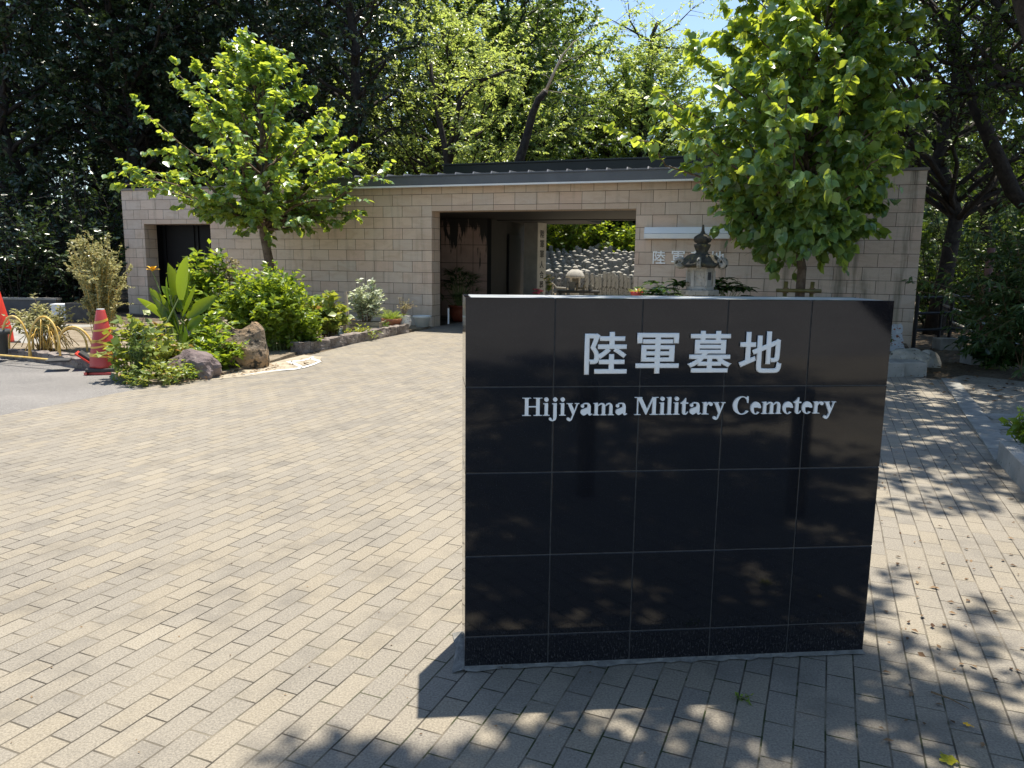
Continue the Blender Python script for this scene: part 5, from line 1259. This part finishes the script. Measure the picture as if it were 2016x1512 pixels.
mb.lathe([(.11, f0 - .01), (.115, f0 + .012), (.095, f0 + .024), (.088, f0 + .04), (.105, f0 + .075), (.128, f0 + .13), (.134, f0 + .158), (.09, f0 + .165), (.085, f0 + .175), (.125, f0 + .195), (.142, f0 + .235), (.132, f0 + .275), (.085, f0 + .31), (.045, f0 + .33), (.026, f0 + .37), (.020, f0 + .43), (.010, f0 + .47)], 40, mod=lambda a, z: 1 + (.075 * math.cos(8 * a) if f0 + .06 < z < f0 + .3 else 0))
mb.build('finial', M['stone_dark'], ln_)
zB = zz_(570); zP = zz_(590)
def hexp(r, a0=PI / 6): return [(r * math.cos(a0 + k * PI / 3), r * math.sin(a0 + k * PI / 3)) for k in range(6)]
fb = MB(); fb.prism(hexp(.215), zB, zB + .05); fb.prism(hexp(.215), zR - .05, zR + .01)
H6 = hexp(.205)
for k in range(6):
    p, q = H6[k], H6[(k + 1) % 6]; fb.tube([(p[0], p[1], zB + .045), (p[0], p[1], zR - .045)], .026, 6)
fb.build('fire_box', M['stone_pale'], ln_)
core = MB(); core.prism(hexp(.188), zB + .051, zR - .051); core.build('fire_box_core', M['stone_pale'], ln_)
for k in range(6):
    a = PI / 6 + (k + .5) * PI / 3; Mx = Matrix.Rotation(a, 4, 'Z') @ Matrix.Translation((.188 * math.cos(PI / 6), 0, (zB + zR) / 2))
    hh = (zR - zB) / 2 - .07
    if k % 3 == 1:
        mb = MB(); mb.box((.0015, -.045, -.02), (.004, .045, hh), Mx); mb.build('dark_opening_plate', M['rubber'], ln_)  # thin black plate paints in the opening's dark inside; core is solid
    else:
        mb = MB()
        for y0, y1, z0, z1 in [(-.075, .075, hh - .02, hh), (-.075, .075, -hh, -hh + .02), (-.075, -.058, -hh + .02, hh - .02), (.058, .075, -hh + .02, hh - .02)]: mb.box((-.002, y0, z0), (.012, y1, z1), Mx)
        mb.smooth = True
        for (y, z, r) in [(0, .03, .035), (.01, -.03, .04), (-.015, -.01, .032), (.0, .075, .018), (.02, -.07, .022)]:
            mb.lathe([(r, -.004), (r * .8, .006), (r * .3, .011)], 10, c=(0, 0, 0)) if False else mb.add([Mx @ Vector((.012 * math.sin(ph) - .002, y + r * math.cos(ph) * math.cos(t2), z + r * math.cos(ph) * math.sin(t2))) for ph in (0, .7, 1.4) for t2 in [i * PI / 5 for i in range(10)]], [(i * 10 + j, i * 10 + (j + 1) % 10, (i + 1) * 10 + (j + 1) % 10, (i + 1) * 10 + j) for i in range(2) for j in range(10)] + [tuple(20 + j for j in range(10))])
        mb.build('carved_panel', M['stone_pale'], ln_)
mb = MB(); mb.prism(hexp(.30), zB - .09, zB - .001); mb.prism(hexp(.26), zB - .15, zB - .0905); mb.build('platform', M['stone'], ln_, bevel=.012)
mb = MB(); mb.smooth = True; mb.lathe([(.26, .0), (.25, .18), (.15, .24), (.14, .5), (.155, .56), (.14, .6), (.145, zB - .2), (.20, zB - .151)], 24); mb.build('post', M['stone'], ln_)
# glossy palmate plants round it
def fatsia(label, px, D, zc, n, size, seed, spread):
    t = thing('palmate_plant', label, 'plant', (XA(px, D), D, .08)); rg = np.random.default_rng(seed); sp = []; st = MB()
    for i in range(n):
        az = i * 2.4 + rg.normal(0, .3); r = spread * (.3 + .7 * rg.random()); z = zc * (.62 + .38 * rg.random()) - .08
        p = np.array([r * math.cos(az), r * math.sin(az), z]); st.tube(bez(np.array([0, 0, 0]), np.array([r * .2 * math.cos(az), r * .2 * math.sin(az), z * .8]), p, 5), [.010, .009, .007, .006, .004], 5)
        for k in range(8): sp.append((p, az + (k - 3.5) * .50, .25 + rg.normal(0, .12), size * (1 - .07 * abs(k - 3.5)), size * .30, .75, 0))
    st.build('stems', M['stem'], t); blade_obj('leaves', sp, M['lf_fatsia'], t, rg, 4)
fatsia('glossy palmate plant left of the tall stone lantern', 1322, 12.9, AT(1322, 552, 12.9).z, 20, .31, 131, .40)
fatsia('glossy palmate plant right of the tall stone lantern, near its platform', 1432, 12.9, AT(1432, 556, 12.9).z, 20, .31, 132, .34)
fatsia('tall glossy palmate plant right behind the tall stone lantern', 1400, 13.3, AT(1400, 528, 13.3).z, 10, .28, 133, .40)
fatsia('low glossy palmate plant at the foot of the passage corner', 1282, 13.6, AT(1282, 566, 13.6).z, 10, .18, 134, .18)
t = thing('red_pot', 'red pot with a low plant at the right foot of the passage', 'potted plant', (XA(1257, 14.4), 14.4, 0)); zt_ = AT(1257, 574, 14.4).z
mb = MB(); mb.smooth = True; mb.lathe([(.08, 0), (.11, zt_ - .06), (.125, zt_ - .05), (.125, zt_), (.105, zt_), (.10, zt_ - .06)], 20); mb.build('pot', M['glaze'] if False else M['cone'], t)
mb = MB(); mb.lathe([(.102, zt_ - .05), (.10, zt_ - .045)], 16); mb.build('soil', M['soil'], t)
rg = np.random.default_rng(135); blade_obj('leaves', [((0, 0, zt_ - .05), i * 2.4, .5 + .5 * rg.random(), .22, .04, .9, 0) for i in range(14)], M['lf_hyd'], t, rg, 4)
# bamboo prop of the large young tree
D = 13.0; b = (XA(1574, D), D, 0); bp = thing('bamboo_prop', 'mossy bamboo prop frame tied across the trunk of the large young tree', 'prop', b)
zc = AT(1574, 572, D).z
mb = MB(); mb.smooth = True; mb.tube([(-.375, -.06, zc), (.375, -.06, zc)], .031, 10); mb.build('crossbar', M['bamboo'], bp)
for sx in (-.21, .24):
    mb = MB(); mb.smooth = True; mb.tube([(sx - .03, .005, -.05), (sx + .012, .005, zc + .15)], .034, 10); mb.build('upright', M['bamboo'], bp)
    mb = MB(); mb.tube([(sx, -.03, zc - .045), (sx, -.03, zc + .045)], .05, 8); mb.build('rope_binding', M['twig'], bp)
# rusty white panel, stones and low kerb beyond the sign's right edge
D = 12.9; wb = thing('rusty_white_panel', 'rust-eaten white painted metal panel leaning at the end of the stone wall', 'panel', (XA(1774, D), D, .08), R_(-14))
mb = MB(); Mx = Matrix.Rotation(R_(-16), 4, 'X'); 
Mx = Matrix.Rotation(R_(-16), 4, 'X') @ Matrix.Rotation(R_(-9), 4, 'Y')
rg = np.random.default_rng(141); N1, N2 = 9, 9; vs = []
for jj in range(N2):
    for ii in range(N1):
        e = .010 if ii in (0, N1 - 1) or jj in (0, N2 - 1) else .003
        vs.append(Mx @ Vector(((ii / (N1 - 1) - .5) * .40 + rg.normal(0, e), rg.normal(0, .003), .02 + jj / (N2 - 1) * .46 + rg.normal(0, e))))
mb.add(vs, [(jj * N1 + ii, jj * N1 + ii + 1, (jj + 1) * N1 + ii + 1, (jj + 1) * N1 + ii) for jj in range(N2 - 1) for ii in range(N1 - 1)])
o = mb.build('sheet', M['rust_white'], wb); md = o.modifiers.new('thick', 'SOLIDIFY'); md.thickness = .012
make_shrub('leafy_shrub', 'small dark leafy plant in front of the rusty white panel', 'shrub', (XA(1752, 12.3), 12.3, .1), 142, 12, .45, .12, 'lf_mid', T_WIDE, .11, 10, leaf_from=.15, stem='stem')
for i, (px, py, sx, sy, sz, rz_, lab) in enumerate([(1752, 742, .42, .34, .20, .1, 'left dressed granite block on the path edge beyond the sign'), (1796, 741, .40, .34, .20, -.04, 'right dressed granite block on the path edge beyond the sign')]):
    a = G(px, py); mb = MB(); mb.box((-sx / 2, 0, -.02), (sx / 2, sy, sz)); o = mb.build('granite_block', M['concrete'], None, bevel=.015); o.location = a; o.rotation_euler = (0, 0, rz_); tag(o, lab, 'stone block')
o = obj('mossy_stone', rock_mesh(51, .34, .26, .20), M['stone']); o.location = G(1790, 722, .08) + Vector((0, .1, 0)); tag(o, 'rough mossy grey stone behind the dressed granite blocks', 'stone')
o = obj('round_stone', rock_mesh(52, .21, .20, .22, 4, .04), M['stone_pale']); o.location = G(1832, 724, -.02) + Vector((0, .12, 0)); tag(o, 'smooth round pale stone right of the mossy stone', 'stone')
# black railing bay
def railing(name, label, p0, p1, h, levels, mat, posts=2, rad=.022, group=None, base=0.0, prad=.032, slope=0.0):
    p0, p1 = Vector(p0), Vector(p1); t = thing(name, label, 'railing', tuple(p0), 0, group); d = p1 - p0
    for i in range(posts):
        q = d * (i / (posts - 1)); mb = MB(); mb.tube([(q.x, q.y, q.z - base), (q.x, q.y, q.z + h)], prad, 8); mb.build('post', M['black_metal'], t)
    for z in levels:
        mb = MB(); mb.tube([(0, 0, z), (d.x, d.y, d.z + z)], rad, 8); mb.build('rail', M[mat], t)
    return t
A = G(1797, 694); B = G(1933, 686)
railing('black_railing', 'black tubular railing bay with three bars beside the end of the stone wall', A, B, 1.02, (.40, .70, .985), 'black_metal', 2, .026, prad=.034)
# sloping handrails behind it
def P_(px, py, D): return AT(px, py, D)
def handrail(label, runs, posts, D0):
    b = Vector((runs[0][0][0], runs[0][0][1], 0)); t = thing('sloping_handrail', label, 'handrail', tuple(b))
    for r in runs:
        mb = MB(); mb.tube([tuple(Vector(q) - b) for q in r], .024, 8); mb.build('rail', M['rail_pale'], t)
    for q in posts:
        mb = MB(); p = Vector(q) - b; mb.tube([(p.x, p.y, -.1), (p.x, p.y, p.z)], .036, 8); mb.build('post', M['black_metal'], t)
handrail('worn handrail of three bars sloping down to the right behind the black railing', [[P_(1857, 575, 16), P_(1930, 595, 14.6)], [P_(1856, 600, 16), P_(1930, 627, 14.6)], [P_(1874, 634, 15.6), P_(1930, 658, 14.6)]], [P_(1857, 573, 16), P_(1877, 580, 15.6)], 16)
handrail('upper pair of pale handrails showing beside the stone wall end', [[P_(1805, 545, 21), P_(1850, 553, 20)], [P_(1805, 554, 21), P_(1835, 563, 20.3)]], [P_(1803, 543, 21.1), P_(1852, 552, 20)], 21)
handrail('thin pale handrails running behind the red-brown post to the right', [[P_(1915, 559, 18), P_(2010, 570, 17)], [P_(1930, 578, 18), P_(2000, 588, 17)], [P_(1950, 599, 18), P_(1995, 605, 17.4)]], [P_(1925, 557, 18), P_(2012, 569, 17)], 18)
# red-brown post on its concrete foot
D = 12.2; b = (XA(1946, D), D, 0); t = thing('rusty_post', 'tall slim red-brown post standing in a concrete footing block', 'post', b)
mb = MB(); mb.smooth = True; mb.tube([(0, 0, .2), (.02, .02, 1.0), (.05, .04, AT(1952, 488, D).z)], [.075, .062, .055], 10); mb.build('post_body', M['rustpost'], t)
mb = MB(); mb.box((-.2, -.16, -.02), (.2, .16, .24)); mb.build('footing', M['concrete'], t, bevel=.015)
mb = MB(); mb.box((-.19, -.15, -.02), (.19, .15, .2)); o = mb.build('concrete_block', M['concrete'], None, bevel=.015); o.location = G(1868, 688) + Vector((0, .1, 0)); tag(o, 'weathered concrete block on the soil behind the black railing', 'block')
# nandina and dark undergrowth at the right edge
rgN = 151
make_shrub('nandina_shrub', 'tall feathery dark shrub with slim leaves and pale bare stems at the right edge', 'shrub', (XA(2065, 10.6), 10.6, 0), 151, 22, 2.9, 1.05, 'lf_nandina', T_NARROW, .15, 40, r0=.22, leaf_from=.22, side=15, side_len=.7, flat=.55, sr=.007, hmin=.55, droop=.6, stem='twig')
make_shrub('dark_undergrowth', 'low dark large-leaved plant at the foot of the feathery shrub', 'plant', (XA(1985, 11.6), 11.6, 0), 152, 36, .95, .62, 'lf_fatsia', T_OVAL, .20, 12, r0=.25, leaf_from=.2, droop=.4, flat=.5, stem='stem')
make_shrub('dark_undergrowth', 'low dark leafy plant behind the foot of the red-brown post', 'plant', (XA(1965, 13.6), 13.6, 0), 153, 30, 1.3, .7, 'lf_mid', T_OVAL, .15, 14, r0=.3, leaf_from=.15, stem='stem')
# concrete planter at the frame edge
a = G(1962, 908); b_ = G(2045, 1003); dv = (b_ - a); L0 = 2.6; ang = math.atan2(dv.y, dv.x)
cp_ = thing('concrete_planter', 'grey concrete block planter at the right edge of the brick path', 'planter', tuple(a), ang)
mb = MB(); mb.box((0, .0, -.02), (L0, .12, .17)); mb.box((0, .1203, -.02), (.12, .9, .17)); mb.box((L0 - .12, .1203, -.02), (L0, .9, .17)); mb.box((0, .9003, -.02), (L0, 1.02, .17)); mb.build('kerb', M['concrete'], cp_, bevel=.008)
mb = MB(); mb.box((.121, .121, -.02), (L0 - .121, .899, .13)); mb.build('soil', M['soil'], cp_)
p = AT(2004, 868, 5.9)
make_shrub('planter_plant', 'small fresh green plant in the concrete planter', 'plant', (p.x + .05, p.y, .12), 154, 14, .36, .14, 'lf_bush', T_WIDE, .075, 9, leaf_from=.35, droop=.5, stem='stem')
# edging stones along the right side of the brick path
e0, e1 = G(1852, 746), G(1958, 908); n = 12; rg = np.random.default_rng(155)
dv = (e1 - e0); ln = dv.length / n; ang = math.atan2(dv.y, dv.x)
for i in range(n):
    mb = MB(); mb.box((0.004, .004, -.03), (ln - .004, .19 + .02 * rg.random(), .012 + .006 * rg.random())); o = mb.build('edging_stone', M['edge_stone'], None, bevel=.004)
    o.location = e0 + dv * (i / n); o.rotation_euler = (0, 0, ang); tag(o, 'pale flat edging stone along the right side of the brick path', 'edging stone', 'edging stones along the right of the path')
for px, py, sx, sy, lab in [(2008, 822, .34, .26, 'farthest of the pale flagstones beside the path edging'), (2022, 842, .36, .26, 'middle pale flagstone beside the path edging'), (2040, 866, .36, .25, 'nearest pale flagstone, by the concrete planter')]:
    mb = MB(); mb.box((-sx, -sy / 2, -.02), (sx, sy / 2, .014)); o = mb.build('flagstone', M['edge_stone'], None, bevel=.006); o.location = G(px, py); o.rotation_euler = (0, 0, -.06); tag(o, lab, 'flagstone')
# litter
rng = np.random.default_rng(160)
def litter(name, label, P, size, mat):
    n = len(P); A = np.stack([rng.normal(0, 1, n), rng.normal(0, 1, n), rng.normal(0, .12, n)], 1); Nn = nrm(np.stack([rng.normal(0, .25, n), rng.normal(0, .25, n), np.ones(n)], 1))
    o = leaf_obj(name, [(P, A, Nn, size * (.6 + .8 * rng.random(n)))], T_OVAL, M[mat], None, rng); tag(o, label, 'leaves', None, 'stuff'); return o
n = 2600
P = np.stack([rng.uniform(5.2, 17, n), rng.uniform(7.5, 24, n), rng.uniform(.0, .02, n)], 1)
litter('leaf_litter', 'brown fallen leaves covering the shaded soil at the right', P, .085, 'lf_litter')
n = 150; pts = []
while len(pts) < n:
    px = rng.uniform(1715, 2016); py = rng.uniform(745, 1500)
    if rng.random() < (1.15 - (py - 745) / 800): pts.append(tuple(G(px, py, .008)))
litter('fallen_leaves', 'small dry fallen leaves scattered over the right-hand brick path', np.array(pts), .028, 'lf_litter')
n = 120; P = np.array([tuple(G(rng.uniform(300, 620), 0, 0)) if False else tuple(G(x, 762 - (x - 300) * .155 + rng.uniform(-9, 2), .03)) for x in rng.uniform(320, 640, n)])
litter('bed_edge_litter', 'orange-brown dry leaves along the edge of the flower bed', P, .05, 'lf_litter')
P = np.array([tuple(G(x, y, .004)) for x, y in zip(rng.uniform(0, 1900, 110), rng.uniform(800, 1500, 110))])
litter('small_debris', 'tiny dark seeds and bits lying on the brick paving', P, .011, 'lf_litter')
# single things on the paving
def flat_leaf(label, px, py, size, mat, seed, lobes=0):
    rg = np.random.default_rng(seed); mb = MB(); k = 20; vs = [(0, 0, .006)]
    for i in range(k):
        a = 2 * PI * i / k; r = size * ((.62 + .38 * abs(math.cos(2.5 * a))) if lobes else (.5 + .5 * abs(math.cos(a))) * .8)
        vs.append((r * math.cos(a), r * math.sin(a), .003 + .35 * size * rg.random() ** 2))
    mb.add(vs, [(0, 1 + i, 1 + (i + 1) % k) for i in range(k)]); mb.tube([(0, 0, .006), (-size * 1.3, -size * .4, .004)], .0012, 4)
    o = mb.build('fallen_leaf', M[mat], None); o.location = G(px, py, .004); o.rotation_euler = (0, 0, rg.random() * 6); tag(o, label, 'leaf')
flat_leaf('bright yellow-green lobed leaf lying on the bricks at the lower right', 1867, 1498, .030, 'lf_yellow', 1, 5)
flat_leaf('small orange curled leaf lying on the bricks above the yellow-green one', 1903, 1428, .016, 'petal_yellow', 2)
flat_leaf('brown curled leaf lying against the foot of the sign', 985, 1314, .020, 'lf_litter', 3)
mb = MB(); a, b_ = G(1833, 1362, .008), G(1908, 1395, .008); mb.tube([(0, 0, 0), tuple((b_ - a) / 2 + Vector((.004, .006, .002))), tuple(b_ - a)], [.004, .0025, .0012], 5); o = mb.build('fallen_twig', M['twig'], None); o.location = a; tag(o, 'thin brown twig lying on the bricks right of the sign', 'twig')
make_shrub('joint_weed', 'tiny green weed growing in the paving joint in front of the sign', 'weed', tuple(G(1460, 1379, 0)), 161, 7, .022, .03, 'lf_bush', T_WIDE, .018, 3, r0=.004, leaf_from=.6, sr=.001, stem='stem')
# bollards and chain beside the viewer, mirrored in the granite
def bollard(label, x, y):
    t = thing('bollard', label, 'bollard', (x, y, 0), 0, 'bollards joined by a hanging chain'); mb = MB(); mb.smooth = True
    mb.lathe([(.06, 0), (.06, .72), (.068, .725), (.068, .78), (.05, .79)], 20); mb.build('bollard_post', M['concrete'], t); return t
bollard('short round bollard beside the viewer, mirrored in the sign under the first big character', .94, .64)
bollard('short round bollard right of the viewer, mirrored near the right end of the sign', 2.11, 1.25)
bollard('short round bollard at the left end of the hanging chain before the sign', -.62, .72)
ch = MB()
for (x0, y0, x1, y1) in [(.94, .64, 2.11, 1.25), (-.62, .72, .94, .64)]:
    for i in range(60):
        q = (i + .5) / 60; z = .68 - .16 * (1 - (2 * q - 1) ** 2); c = Vector((x0 + (x1 - x0) * q, y0 + (y1 - y0) * q, z)); ln = Vector((x1 - x0, y1 - y0, -.16 * (-4) * (2 * q - 1) * 1.0)).normalized() * .026
        up_ = Vector((0, 0, .012)) if i % 2 else Vector((.004, .012, 0))
        ch.tube([c - ln, c - ln * .6 + up_, c + ln * .6 + up_, c + ln, c + ln * .6 - up_, c - ln * .6 - up_, c - ln], .004, 4, cap=False)
o = ch.build('chain', M['rail_pale'], None); tag(o, 'thin pale chain hanging between the bollards, mirrored in the sign', 'chain')
